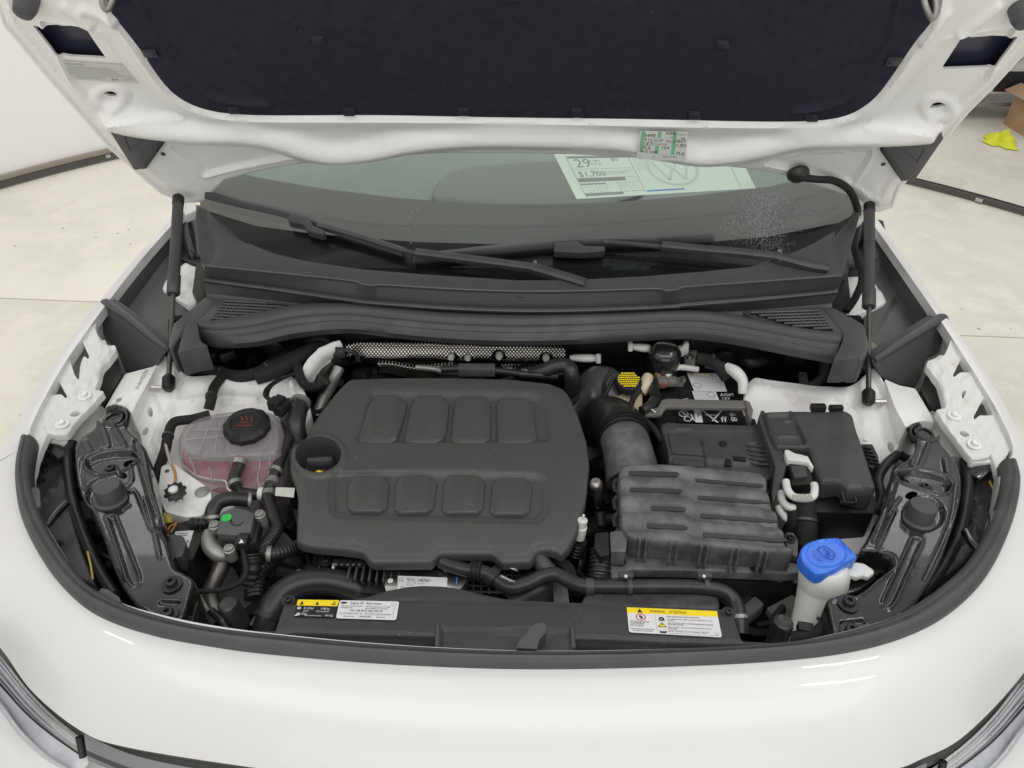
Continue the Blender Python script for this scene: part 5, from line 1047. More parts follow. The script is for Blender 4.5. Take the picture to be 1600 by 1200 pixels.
# control unit, pump, AC lines (left front)
cu_ = prism('control_unit', rnd([(262, 822), (284, 816), (300, 812), (320, 816), (312, 850), (302, 872), (285, 882), (262, 868)], 3), Z(.925), .10, m_blk2, CAR, bev=.003, label='black control unit with a white sticker in the left front corner')
sheet('unit_sticker', [(274, 831), (303, 829), (293, 862), (270, 858)], Z(.9255), [('l', .1, .08, .95, .3, 2, m_ink), ('t', '7', .72, .72, .22, m_ink), ('l', .1, .5, .6, .85, 3, m_gink)], m_lab, cu_)
prism('unit_plug', rnd([(258, 838), (270, 834), (287, 838), (291, 850), (284, 870), (272, 872), (262, 862)], 4), Z(.945), .03, m_blk, cu_, bev=.005)
for x in (300, 308, 316, 322): box('unit_terminal', at(x, 818, .93), (.008, .014, .012), m_blk2, cu_, (0, 0, R(rng.uniform(-20, 20))), .002)
for pts in ([(262, 828, .93), (266, 822, .93), (275, 818, .93)], [(266, 832, .93), (272, 824, .93), (276, 816, .93)]): tube('orange_wire', pts, .0012, m_orange, cu_)
pm = prism('pump_body', rnd([(346, 805), (370, 794), (397, 803), (394, 836), (389, 852), (372, 856), (340, 850), (337, 836)], 5), Z(.945), .05, m_blk2, CAR, bev=.005, label='grey capped valve unit with a green dot left of the engine')
prism('pump_lid', rnd([(346, 800), (372, 793), (397, 802), (391, 833), (366, 836), (338, 834)], 4), Z(.960), .016, m_sens, pm, bev=.003)
for i, t_ in enumerate((.3, .55, .8)): pass
lathe('green_dot', at(354, 809, .9602), [(.0075, 0), (.0075, .0006)], m_gdot, pm, seg=24)
tube('lid_arc', [at(370+9*math.cos(a), 814+7*math.sin(a), .9605) for a in np.linspace(0.2, 3.4, 14)], .0013, m_hose, pm, world=True, smooth_n=1, seg=6)
for c_ in ((335, 821), (406, 804), (358, 858)):
    lathe('screw', at(*c_, .955), [(.0085, -.02), (.0085, 0), (.0065, .001), (.0065, .004), (.004, .0045), (.0035, .003)], m_galv, pm, seg=20)
prism('lug_arm', [(388, 835), (404, 808), (408, 812), (400, 845), (380, 860)], Z(.948), .02, m_blk2, pm, bev=.003)
box('pump_plug', at(380, 846, .955), (.016, .022, .014), m_blk2, pm, (0, 0, 0), .002); mk('white_mark', [at(*p, .9625) for p in ((373, 849), (377, 842), (381, 848))], [(0, 1, 2)], m_wlab, pm, smooth=False)
tube('clamp_plate', [(326, 832, .94), (326, 845, .94), (332, 858, .938), (345, 868, .935), (356, 868, .935)], [.008, .011, .012, .011, .008], m_galv, CAR, label='cast aluminium clamp under the valve unit')
tube('refrigerant_pipe', [(348, 868, .93), (346, 885, .92), (337, 905, .91), (328, 925, .90), (331, 942, .89), (340, 960, .88)], .012, m_pipe, CAR, label='shiny dark metal pipe curving down at the left front')
tube('inlet_hose', [(332, 818, .93), (332, 800, .94), (342, 785, .945), (362, 779, .945), (392, 782, .935)], .0115, m_hose, CAR)
tube('sensor_lead', [(378, 855, .95), (382, 872, .945), (384, 895, .94), (372, 912, .935), (345, 922, .93), (308, 924, .93)], .0035, m_tape, CAR)
tube('ribbed_hose', [(392, 870, .93), (393, 890, .92), (388, 915, .90)], [.017, .014, .013], m_blk2, CAR, corr=(.008, .0012)); tube('ribbed_hose', [(398, 935, .89), (400, 900, .90), (420, 875, .90), (440, 868, .89)], .014, m_hose, CAR, corr=(.006, .0012))
o = lathe('service_valve', at(375, 975, .90), [(.014, 0), (.0145, .04), (.013, .046), (.010, .048), (.004, .0465)], m_hose, CAR, axis=(-.15, 0, 1), seg=28, label=None); lathe('service_valve', at(1215, 997, .925), [(.013, -.02), (.0135, .03), (.012, .036), (.009, .038), (.004, .0365)], m_hose, CAR, seg=28)
prism('crossmember', rnd([(318, 880), (352, 866), (372, 900), (395, 940), (430, 942), (450, 900), (480, 880), (470, 975), (420, 985), (360, 980), (330, 940)], 6), Z(.86), .03, m_foam, CAR, label='grey metal crossmember low behind the seal on the left')
box('valve_bracket', at(362, 972, .90), (.02, .012, .03), m_galv, CAR, (0, 0, R(20))); tube('valve_line', [(392, 975, .89), (404, 962, .90), (412, 975, .89)], .003, m_galv, CAR); tube('valve_line', [(330, 955, .90), (345, 968, .90), (355, 985, .89)], .006, m_hose, CAR); tube('valve_line', [(304, 925, .91), (318, 945, .90), (335, 972, .88)], .007, m_pipe, CAR)

# ================================================================== AIR BOX
AB = P3((980, 740, .965), (1190, 745, .965), (1100, 850, .95))
about = rnd([(967, 733), (976, 725), (1020, 724), (1110, 728), (1180, 736), (1194, 742), (1200, 756), (1201, 775), (1212, 800), (1228, 845), (1240, 862), (1238, 869), (1180, 862), (1100, 854), (1030, 848), (992, 845), (978, 836), (970, 815), (968, 770)], 6)
slotsL = [[(983, 735), (1058, 737), (1062, 741), (1058, 744), (984, 742)], [(985, 760), (1063, 763), (1068, 767), (1062, 770), (984, 767)], [(1016, 788), (1068, 791), (1074, 795), (1068, 799), (1018, 796)], [(1010, 816), (1072, 819), (1076, 823), (1072, 827), (1012, 824)]]
slotsR = [[(1086, 747), (1192, 756), (1194, 760), (1180, 760), (1088, 752)], [(1090, 773), (1200, 781), (1205, 786), (1195, 787), (1092, 779)], [(1094, 801), (1212, 810), (1217, 815), (1205, 816), (1096, 808)], [(1098, 831), (1226, 840), (1231, 845), (1215, 846), (1100, 838)]]
def ha(P):
    z = np.zeros(len(P)); st = ss((P[:, 0]-1058)/34); yy = P[:, 1]-(P[:, 0]-970)*.03*(1-st)-st*((P[:, 0]-1090)*.08+13)
    z += .0026*np.tanh(1.8*np.cos((yy-752)/28*2*math.pi))
    for q in slotsL+slotsR: z -= padh(P, np.array(q, float), .003, 2.2)
    z += .003*ss((P[:, 0]-1185)/15)*np.cos((P[:, 1]-752)/28*2*math.pi)
    return z
ab = relief('air_filter_box', about, AB, m_air, CAR, h=ha, step=2.6, er=(5, .007), skirt=.055, label='dusty grey ribbed air filter box right of the engine cover')
for q in slotsL+slotsR: relief('slot', q, Pl(AB.p0-AB.n*.001, AB.n), m_slot, ab, h=lambda P: 0*P[:, 0]-.0005, step=6, er=(0, 0), skirt=.002)
flg = [(953, 860), (975, 862), (984, 862), (986, 868), (1030, 868), (1130, 873), (1240, 878), (1252, 884), (1254, 893), (1236, 896), (1120, 892), (1000, 890), (984, 890), (978, 900), (955, 903), (950, 880)]
fl_ = relief('box_flange', rnd(flg, 3), Z(.912), m_air, ab, step=4, er=(3, .003), skirt=.014)
for i, x in enumerate((1003, 1051, 1098, 1146, 1190)):
    y = 846+i*5.5*.9
    for dx in (-5, 5): box('rib', at(x+dx, y+14, .935), (.003, .006, .045), m_air, ab, (R(-6), 0, 0), .0008)
for c_ in ((969, 878), (1181, 888)): bolt(at(*c_, .913), .0042, ab)
prism('lower_box', [(975, 868), (1250, 880), (1250, 912), (980, 900)], Z(.885), .12, m_blk2, CAR, bev=.006, label='black lower half of the air filter box')
prism('box_latch', rnd([(953, 831), (974, 829), (980, 840), (978, 862), (955, 862)], 3), Z(.945), .03, m_air, ab, bev=.003)
prism('latch_block', rnd([(930, 833), (951, 831), (953, 866), (938, 870), (929, 856)], 3), Z(.940), .03, m_blk2, ab, bev=.004)
tube('breather_hose', [(940, 860, .92), (938, 885, .91), (936, 905, .90), (932, 925, .88)], .0165, m_hose, CAR, corr=(.006, .0014), label='ribbed black breather hose left of the air box')
for y in (748, 775, 802, 829): tube('side_rib', [(966, y, .94), (960, y+8, .93), (962, y+20, .92)], .004, m_blk, ab)
# screws between cover and air box
lathe('steel_stud', at(934, 792, .90), [(.006, 0), (.006, .03), (.010, .035), (.0105, .048), (.007, .053)], m_steel, CAR, axis=(-.12, .15, 1), seg=20)
tube('stud_sleeve', [(939, 820, .90), (937, 800, .915)], .009, m_blk2, CAR, smooth_n=1)
lathe('sensor_plug', at(905, 840, .91), [(.009, 0), (.009, .022), (.0075, .023), (.0075, .036), (.002, .037), (.002, .046)], m_milk, CAR, axis=(.1, .1, 1), seg=20); tube('plug_boot', [(899, 865, .88), (904, 845, .905)], .0125, m_blk2, CAR, corr=(.006, .001))
tube('stud_arm', [(936, 818, .90), (950, 812, .90), (968, 812, .90)], .010, m_blk2, CAR)
# intake duct
m_gloss2 = M('shiny_rubber', (.02, .02, .021), .22, rvar=(14, .15, .45))
duct = tube('intake_duct', [(990, 752, .908), (982, 712, .922), (976, 690, .922), (968, 668, .918), (948, 655, .895), (920, 660, .85)], [.046, .043, .042, .042, .041, .038], m_air, CAR, seg=36, label='fat dusty intake duct bending from the air box to the engine')
P_ = cr(px3([(990, 752, .908), (982, 712, .922), (976, 690, .922), (968, 668, .918), (948, 655, .895), (920, 660, .85)]), 8)
tube('rubber_elbow', [P_[19], P_[22], P_[25], P_[29], P_[33], P_[38]], [.0465, .0455, .045, .045, .044, .042], m_gloss2, duct, world=True, seg=36, smooth_n=4)
tube('hose_band', [P_[20], P_[21]], .0495, m_blk2, duct, world=True, seg=36, smooth_n=1); tube('hose_band', [P_[17], P_[18]], .0462, m_blk2, duct, world=True, seg=36, smooth_n=1)
tube('ribbed_throat', [P_[36], P_[40], P_[40]+[-.03, -.01, -.06]], .047, m_hose, duct, world=True, seg=30, corr=(.012, .003))

# ================================================================== BRAKE PARTS
o = lathe('brake_booster', at(933, 622, .89), [(.0, .034), (.016, .034), (.024, .030), (.036, .030), (.050, .024), (.062, .008), (.065, -.01), (.060, -.03)][1:], m_boost, CAR, axis=(-.75, -.45, .5), seg=48, label='round dark brake booster behind the intake duct', sharp=25)
for pts in ([(955, 580, .95), (944, 600, .94), (941, 640, .93), (940, 670, .90)], [(960, 590, .95), (945, 618, .93), (932, 650, .91)]): tube('brake_line', pts, .0035, m_blk2, CAR)
br = relief('brake_reservoir', rnd([(949, 602), (962, 596), (992, 598), (1004, 605), (1005, 640), (998, 652), (950, 650)], 5), Z(.925), m_brake, CAR, h=lambda P: ridge(P, np.array([(952, 612), (953, 645)], float), 4, .003), step=4, er=(6, .006), skirt=.06, label='cream brake fluid reservoir with a yellow printed cap')
tube('filler_arm', [(1000, 612, .925), (1008, 600, .935), (1013, 588, .94)], [.014, .013, .010], m_brake, br)
bc = at(981, 604, .940)
lathe('reservoir_cap', bc, [(.0225, 0), (.0245, .002), (.0245, .014), (.022, .017), (.004, .017)], m_blk2, br, axis=(0, -.15, 1), seg=44, lobes=(22, .0005, (1, 2)))
V, Fc = [], []
ax = np.array([0, -.15, 1]); ax /= np.linalg.norm(ax); cv = np.cross(ax, [1., 0, 0])
for k in range(7):
    yy = -.017+k*.0055; half = math.sqrt(max(0, .0205**2-yy*yy)); x = -half
    while x < half-.002:
        wd = rng.uniform(.0022, .0045); b = len(V)
        for dx, dy in ((0, 0), (wd, 0), (wd, .0036), (0, .0036)): V.append(bc+ax*.0176+np.array([1., 0, 0])*(x+dx)+cv*(yy+dy))
        Fc.append([b, b+1, b+2, b+3]); x += wd+.0009
mk('cap_print', V, Fc, m_yel, br, smooth=False, kind=None)
tube('small_tab', [(941, 628, .925), (950, 628, .925)], .006, m_milk, br, smooth_n=1)
tube('sensor_lead', [(1000, 608, .95), (990, 622, .94), (986, 636, .94), (992, 646, .935), (1005, 655, .93), (1020, 668, .93), (1035, 690, .92)], .0055, m_tape, CAR)
tube('cable', [(1003, 642, .94), (1015, 634, .94), (1026, 620, .93)], .009, m_hose, CAR); tube('cable_lug', [(1025, 622, .935), (1022, 612, .935), (1020, 600, .93)], .010, m_blk2, CAR)
# ================================================================== BATTERY
bt = relief('battery', rnd([(1016, 590), (1030, 578), (1060, 574), (1100, 573), (1146, 577), (1153, 590), (1160, 620), (1180, 650), (1185, 672), (1030, 672), (1024, 640), (1018, 615)], 3), Z(.905), m_blab, CAR, step=6, er=(3, .003), skirt=.14, label='black battery with a printed safety label')
ic = [('o', .13, .07, .048, .02, m_ink), ('p', [(.27, .12), (.31, .03), (.39, .12)], m_ylab), ('p', [(.46, .12), (.52, .03), (.58, .12)], m_ylab), ('p', [(.66, .12), (.71, .03), (.76, .12)], m_redp), ('o', .88, .08, .05, .0, m_bluei)]
sheet('battery_label', [(1073, 583), (1126, 584), (1136, 612), (1085, 612)], Z(.9085), ic+[('l', .05, .2, .95, .92, 8, m_lgink), ('o', .16, .68, .14, .11, m_gink), ('l', .05, .15, .95, .2, 1, m_gink)], m_lab, bt, round_=.01)
sheet('battery_label', [(1081, 611.5), (1118, 611.5), (1124, 626), (1086, 626)], Z(.9085), [('l', .05, .1, .95, .9, 3, m_lgink), ('o', .75, .4, .3, .24, m_gink)], m_lab, bt, round_=.01)
sheet('battery_print', [(1060, 611), (1074, 611), (1078, 624), (1064, 624)], Z(.9087), [('t', 'VW', .1, .9, .5, m_wlab, .8, 90)], m_blab, bt, round_=.01)
sheet('battery_print', [(1122, 614), (1138, 614), (1143, 626), (1126, 626)], Z(.9087), [('t', 'AGM', .1, .45, .35, m_wlab), ('t', '12V', .1, .9, .3, m_wlab)], m_blab, bt, round_=.01)
sheet('battery_print', [(1058, 640), (1150, 641), (1156, 661), (1060, 660)], Z(.9087), [('t', '68', .87, .18, .30, m_wlab, .72, 90), ('r', .28, .0, .40, 1, m_wlab), ('p', [(.40, 0), (.42, 0), (.66, 1), (.62, 1)], m_wlab), ('p', [(.74, .05), (.76, .08), (.57, .92), (.55, .85)], m_wlab), ('t', 'PE', .32, .6, .3, m_ink), ('r', .46, .4, .66, .44, m_wlab), ('o', .10, .35, .25, .19, m_wlab), ('o', .16, .75, .2, .15, m_wlab), ('p', [(.05, .2), (.2, .7), (.22, .65), (.07, .15)], m_wlab), ('p', [(.2, .3), (.24, .4), (.28, .95), (.24, .8)], m_wlab), ('t', 'ff', .70, .95, .4, m_wlab)], m_blab, bt, round_=.01)
bcv = relief('battery_cover', rnd([(1032, 663), (1044, 658), (1060, 660), (1180, 664), (1189, 668), (1196, 690), (1200, 715), (1210, 738), (1205, 744), (1100, 734), (1048, 728), (1042, 700)], 4), Z(.935), m_blk, CAR, h=lambda P: -.006*ss((P[:, 1]-712-(P[:, 0]-1040)*.06)/6)+ridge(P, np.array([(1094, 682), (1101, 715), (1103, 732)], float), 2.5, -.004)+ridge(P, np.array([(1036, 668), (1090, 672), (1186, 672)], float), 3, .003)+ridge(P, np.array([(1045, 676), (1090, 678)], float), 2, -.002)+ridge(P, np.array([(1168, 693), (1196, 697)], float), 2, -.004)+ridge(P, np.array([(1172, 702), (1200, 708)], float), 2, -.004), step=3, er=(3, .004), skirt=.06, label='black plastic cover over the front of the battery')
prism('cover_hatch', [(1044, 677), (1064, 678), (1068, 681), (1092, 682), (1099, 712), (1050, 708)], Z(.9375), .004, m_blk, bcv, bev=.0012); prism('cover_hatch', [(1050, 711), (1099, 715), (1101, 730), (1051, 724)], Z(.934), .004, m_blk, bcv, bev=.0012)
for k in range(5): prism('cover_louvre', [(1164+k*2, 694+k*7), (1195+k*2, 696+k*7), (1196+k*2, 699+k*7), (1172+k*2, 697+k*7)], Z(.938), .003, m_blk, bcv, bev=.0008)
lathe('cover_button', at(1129, 694, .935), [(.007, 0), (.007, .0015), (.004, .002), (.003, .0005)], m_blk2, bcv, seg=20)
for x in (1133, 1185): prism('cover_clip', [(x, 716), (x+10, 717), (x+11, 727), (x+1, 726)], Z(.936), .004, m_blk2, bcv, bev=.001)
prism('cover_hatch', [(1145, 712), (1165, 714), (1166, 720), (1146, 718)], Z(.937), .004, m_blk2, bcv, bev=.001)
st = prism('battery_strap', rnd([(1004, 638), (1027, 637), (1031, 632), (1034, 625), (1042, 623), (1166, 626), (1171, 631), (1171, 638), (1042, 636), (1038, 640), (1033, 648), (1008, 649)], 2), Z(.935), .006, m_strap, CAR, bev=.002, label='grey plastic strap clamped across the battery')
prism('strap_end', [(1164, 624), (1172, 628), (1177, 640), (1174, 658), (1168, 645), (1167, 634)], Z(.94), .02, m_strap, st, bev=.002); tube('strap_wire', [(1008, 640, .937), (1018, 640, .94), (1024, 645, .937)], .002, m_steel, st)
for c_, s_, m_ in (((1030, 588), (.02, .012, .02), m_copper), ((1034, 595), (.018, .026, .012), m_galv), ((1034, 602), (.014, .006, .012), m_copper), ((1049, 596), (.02, .018, .014), m_galv), ((1062, 597), (.014, .014, .014), m_galv), ((1076, 566), (.022, .018, .03), m_galv), ((1097, 565), (.026, .008, .008), m_copper), ((1082, 552), (.018, .015, .012), m_tan)): box('battery_terminal', at(*c_, .925), s_, m_, bt, (0, 0, R(rng.uniform(-12, 12))), .002)
tube('terminal_link', [(1040, 588, .93), (1050, 580, .935), (1060, 574, .94), (1090, 577, .93)], .006, m_tag, bt); lathe('terminal_bolt', at(1066, 595, .935), [(.006, 0), (.006, .007), (.003, .007)], m_steel, bt, seg=16); lathe('terminal_bolt', at(1077, 560, .945), [(.006, 0), (.006, .008), (.003, .008)], m_steel, bt, seg=16)
tube('battery_cable', [(1088, 560, .95), (1105, 562, .95), (1122, 572, .95), (1135, 590, .93)], .012, m_tape, CAR); tube('battery_cable', [(1104, 567, .94), (1120, 572, .94), (1128, 580, .93)], .010, m_hose, CAR)
tube('sheathed_cable', [(1092, 558, .955), (1115, 561, .955), (1130, 569, .955)], .003, m_tag, CAR)
tube('white_sleeve', [(1135, 573, .95), (1150, 582, .95), (1160, 595, .94), (1160, 615, .92)], [.009, .012, .010, .008], m_milk, CAR, label='white sleeve around the cable behind the battery')
prism('white_bracket', [(1056, 545), (1066, 543), (1072, 536), (1077, 537), (1076, 552), (1066, 558), (1056, 556)], Y(1.19), .01, m_milk, CAR, bev=.002, sd=(0, 1, 0))
o = lathe('vacuum_canister', Y(1.17)([1037], [560])[0]+[0, 0, -.03], [(.018, -.03), (.030, -.015), (.032, .02), (.031, .05), (.020, .062)], m_gloss, CAR, axis=(0, -.1, 1), seg=36, sharp=85, label='glossy black canister on the firewall behind the battery')
# ================================================================== FUSE BOX
FB = P3((1240, 650, .965), (1330, 700, .965), (1320, 750, .965))
fb = relief('fuse_box', rnd([(1193, 643), (1200, 641), (1240, 640), (1320, 641), (1332, 648), (1338, 672), (1346, 693), (1358, 730), (1369, 762), (1366, 768), (1326, 765), (1312, 753), (1284, 753), (1279, 742), (1270, 718), (1266, 707), (1264, 698), (1215, 697), (1205, 680)], 5), FB, m_blk, CAR, h=lambda P: -padh(P, np.array([(1196, 646), (1234, 645), (1262, 694), (1218, 694)], float), .005, 2)+ridge(P, np.array([(1197, 657), (1240, 655)], float), 1.8, .003)+ridge(P, np.array([(1208, 680), (1252, 678)], float), 1.8, .003)+ridge(P, np.array([(1235, 642), (1264, 700)], float), 3, .003)+.003*ss((P[:, 0]-1290)/30)-.014*ss((P[:, 1]-(754+12*ss((P[:, 0]-1306)/20)-4))/8), step=3, er=(6, .007), skirt=.025, label='black fuse box lid right of the battery')
prism('fuse_box_base', rnd([(1268, 773), (1312, 772), (1367, 775), (1370, 788), (1366, 802), (1268, 800)], 3), Z(.925), .10, m_blk2, fb, bev=.004)
prism('side_rail', rnd([(1185, 652), (1190, 640), (1197, 645), (1222, 705), (1230, 722), (1222, 750), (1208, 785), (1206, 770), (1212, 730)], 3), Z(.955), .05, m_blk, fb, bev=.004)
prism('latch', [(1315, 772), (1336, 772), (1340, 786), (1312, 785)], Z(.945), .006, m_blk2, fb, bev=.0015)
for x in (1316, 1335): tube('latch_arm', [(x, 769, .955), (x+3, 784, .945)], .0022, m_hose, fb, smooth_n=1)
box('hinge_clip', at(1278, 637, .968), (.026, .012, .012), m_blk2, fb, bev=.002); box('hinge_clip', at(1306, 638, .968), (.024, .010, .010), m_blk2, fb, bev=.002)
prism('side_plug', rnd([(1345, 694), (1363, 694), (1372, 712), (1374, 725), (1362, 732), (1352, 722)], 2), Z(.945), .05, m_blk2, fb, bev=.003)
for i in range(5): box('plug_rib', at(1352+i*3.5, 700+i*6, .947), (.018, .002, .004), m_blk2, fb, (0, 0, R(-20)), .0004)
cnr = prism('connector_lever', rnd([(1226, 703), (1232, 703), (1241, 708), (1262, 713), (1266, 720), (1272, 731), (1266, 728), (1262, 722), (1232, 719), (1229, 715)], 2), Z(.965), .012, m_milk, CAR, bev=.002, label='large grey and white lever connector plugged into the fuse box')
prism('connector_body', rnd([(1232, 722), (1262, 722), (1272, 756), (1238, 758)], 2), Z(.957), .04, m_blk2, cnr, bev=.003)
prism('connector_step', rnd([(1236, 728), (1258, 727), (1262, 744), (1241, 746)], 2), Z(.962), .01, m_blk, cnr, bev=.002)
tube('connector_handle', [(1228, 752, .962), (1231, 766, .962), (1240, 776, .96), (1256, 779, .96), (1270, 776, .96), (1273, 765, .962), (1272, 757, .962)], .006, m_milk, cnr)
for i in range(9): box('grip_rib', at(1240+i*3.6, 777, .9675), (.0012, .012, .003), m_tag, cnr, bev=0)
tube('lower_handle', [(1219, 768, .945), (1222, 782, .94), (1232, 792, .938), (1248, 794, .938)], .006, m_milk, cnr); tube('lower_handle', [(1216, 790, .93), (1220, 800, .925), (1230, 811, .92), (1240, 812, .92)], .006, m_milk, cnr)
for i in range(5): box('contact', at(1238+i*5.5, 717, .956), (.005, .008, .006), m_blk2, cnr, bev=.001)
tube('taped_harness', [(1256, 780, .945), (1258, 800, .935), (1260, 825, .92), (1258, 850, .90)], .0165, m_tape, CAR, label='thick taped harness below the lever connector'); tube('taped_harness', [(1242, 795, .93), (1242, 810, .925), (1234, 830, .90)], .012, m_tape, CAR)
tube('apron_cable', [(1403, 710, .94), (1385, 725, .935), (1372, 748, .93), (1376, 775, .92), (1368, 800, .91)], .008, m_hose, CAR)
prism('box_foot', rnd([(1229, 832), (1240, 833), (1247, 845), (1246, 870), (1236, 866), (1228, 848)], 2), Z(.92), .03, m_air, ab, bev=.003); bolt(at(1235, 842, .922), .004, ab)
# ================================================================== WASHER FILLER
cpo = rnd([(1249, 866), (1252, 856), (1262, 848), (1280, 842), (1310, 840), (1318, 846), (1339, 869), (1338, 873), (1318, 882), (1308, 890), (1290, 897), (1276, 898), (1268, 893), (1254, 880)], 5)
wcp = relief('washer_cap', cpo, Z(.985), m_blue, CAR, h=lambda P: -.002*ss((np.hypot((P[:, 0]-1291)/32, (P[:, 1]-866)/22)-1.0)/-.05)*1+.0018+ridge(P, np.array([(1308, 845), (1333, 868)], float), 2.5, .003), step=2.5, er=(3, .004), skirt=.016, label='bright blue washer fluid cap in the right front corner')
def wsh(x, y): return at(1291+x, 866+y, .9875)
sym = [[(-14, -8), (-8, -12), (0, -12), (12, -3), (14, 2), (9, 8), (4, 7), (-4, 2), (-14, -8)], [(-4, -9), (6, -2)], [(0, -4), (8, 4)], [(-2, 0), (4, 3)]]
for l in sym: tube('spray_symbol', [wsh(*p) for p in l], .0007, m_blued, wcp, world=True, smooth_n=1, seg=5)
for p in ((-20, -4), (-17, 0), (-13, 3), (-9, 6), (-5, 9), (-18, 3), (-14, 7), (-10, 9)): lathe('spray_dot', wsh(*p), [(.0011, 0), (.0011, .0006)], m_blued, wcp, seg=8)
nk = tube('washer_neck', [(1288, 884, .966), (1288, 896, .955), (1284, 920, .93), (1274, 950, .905), (1262, 985, .875), (1255, 1010, .86)], [.028, .033, .032, .028, .024, .022], m_milk, CAR, seg=28, label='translucent white washer filler neck under the blue cap')
for i in range(9):
    t_ = .55+i*.05; q = cr(px3([(1288, 884, .966), (1288, 896, .955), (1284, 920, .93), (1274, 950, .905), (1262, 985, .875), (1255, 1010, .86)]), 20); k = int(t_*(len(q)-1))
    tube('neck_ring', [q[k], q[k]+(q[k+1]-q[k])*.7], .0258-.004*(t_-.6)+.0015*(i < 2), m_milk, nk, world=True, smooth_n=1, seg=28)
relief('cap_tether', rnd([(1300, 888), (1318, 882), (1337, 876), (1345, 880), (1360, 883), (1368, 890), (1366, 897), (1358, 900), (1310, 900)], 4), Z(.965), m_milk, nk, h=lambda P: .002*np.cos((P[:, 0]-P[:, 1])*.35), step=3, er=(3, .003), skirt=.005)

# ================================================================== FRONT PANEL OVER THE RADIATOR
RP = P3((500, 960, .975), (1100, 970, .975), (800, 1000, .985))
rout = rnd([(426, 992), (432, 976), (437, 960), (444, 942), (452, 935), (500, 936), (540, 937), (575, 930), (605, 921), (635, 915), (660, 913), (690, 914), (720, 918), (755, 927), (790, 934), (830, 937), (960, 942), (1090, 948), (1125, 949), (1140, 953), (1148, 965), (1160, 1000), (1200, 1002), (1204, 1006), (1100, 1004), (900, 996), (896, 1018), (800, 1020), (684, 1014), (683, 993), (560, 990), (460, 987)], 4)
rp = relief('radiator_cover', rout, RP, m_rad, CAR, h=lambda P: -padh(P, np.array([(690, 979), (893, 983), (893, 1030), (687, 1030)], float), .005, 3)+ridge(P, np.array([(450, 941), (540, 943), (620, 938), (800, 940), (1120, 954)], float), 3, -.002), step=3.5, er=(4, .005), skirt=.02, label='long black panel over the radiator carrying warning labels')
tube('panel_lip', [(684, 976, .98), (683, 1012, .985)], .003, m_blk, rp, smooth_n=1); tube('panel_lip', [(894, 982, .98), (896, 1014, .985)], .003, m_blk, rp, smooth_n=1)
prism('lower_ledge', [(400, 985), (690, 992), (690, 1014), (560, 1004), (424, 992)], Z(.955), .02, m_blk2, rp, bev=.002); prism('lower_ledge', [(890, 996), (1160, 1004), (1240, 1004), (1160, 1010), (1000, 1018), (890, 1018)], Z(.955), .02, m_blk2, rp, bev=.002)
prism('duct_mouth', rnd([(612, 1002), (664, 1003), (669, 1008), (668, 1012), (614, 1006)], 2), Z(.962), .003, m_hose, rp, bev=.001); prism('duct_mouth', rnd([(905, 1008), (960, 1007), (965, 1012), (906, 1014)], 2), Z(.962), .003, m_hose, rp, bev=.001)
lt = prism('bonnet_latch_handle', rnd([(806, 1012), (812, 1000), (834, 975), (848, 972), (854, 976), (853, 988), (842, 1000), (838, 1014)], 3), Z(1.004), .028, m_blk, rp, bev=.005)
for c_ in ((451, 940), (1138, 959)): bolt(RP([c_[0]], [c_[1]])[0]+RP.n*.001, .0042, rp)
pl_ = Pl(RP.p0+RP.n*.0006, RP.n)
sheet('refrigerant_label', [(466, 938), (530, 939), (522, 966), (459, 964)], pl_, [('r', 0, .0, 1, .36, m_ylab), ('p', [(.06, .31), (.115, .06), (.17, .31)], m_ink), ('p', [(.45, .28), (.48, .1), (.52, .2), (.54, .28), (.5, .33)], m_ink), ('r', .85, .2, .95, .3, m_ink), ('p', [(.9, .05), (.93, .15), (.87, .15)], m_ink),
   ('o', .08, .52, .075, .03, m_wlab), ('t', 'R-1234yf', .2, .58, .13, m_wlab, .24), ('t', '0.480 kg', .62, .58, .12, m_wlab, .21), ('t', 'GWP 4', .2, .73, .09, m_wlab, .13), ('t', 'CO2 eq 0.0019 t', .52, .73, .09, m_wlab, .32), ('o', .1, .87, .075, .03, m_wlab), ('r', .02, .91, .08, .97, m_wlab), ('t', 'PAG', .18, .92, .13, m_wlab, .13), ('t', 'SAE J639 J2842', .26, 1.03-.06, .06, m_wlab, .42), ('t', 'VW AG', .76, .97, .12, m_wlab, .2)], m_blab, rp, off=.0012, round_=.08)
sheet('engine_oil_label', [(531, 939), (624, 941), (619, 970), (525, 967)], pl_, [('p', [(.03, .12), (.06, .08), (.10, .1), (.13, .08), (.14, .11), (.11, .2), (.04, .2)], m_ink), ('t', 'Engine Oil', .19, .21, .13, m_ink, .22), ('t', 'Huile moteur', .45, .21, .13, m_ink, .27), ('r', .88, .07, .96, .22, m_gink), ('r', .89, .09, .95, .2, m_lab, 2.5), ('t', 'Use only oil that meets', .04, .35, .075, m_ink, .36), ('t', 'standards with', .04, .45, .075, m_ink, .2), ('t', 'Utilisez uniquement de l\'huile', .45, .36, .075, m_ink, .42), ('t', 'qui satisfait aux normes', .45, .46, .075, m_ink, .38),
   ('t', 'VW 508 00 & SAE 0W-20', .2, .62, .12, m_ink, .55), ('t', 'For a list of approved oils, see', .04, .74, .075, m_ink, .38), ('t', 'Pour une liste d\'huiles recommandees', .46, .75, .075, m_ink, .44), ('r', .03, .79, .9, .796, m_ink), ('t', 'www.vw.com', .12, .92, .08, m_ink, .18), ('t', '1-800-822-8987', .36, .92, .08, m_ink, .22), ('t', 'www.vw.ca', .66, .92, .08, m_ink, .15), ('l', .93, .3, .955, .9, 9, m_gink)], m_lab, rp, off=.0012, round_=.08)
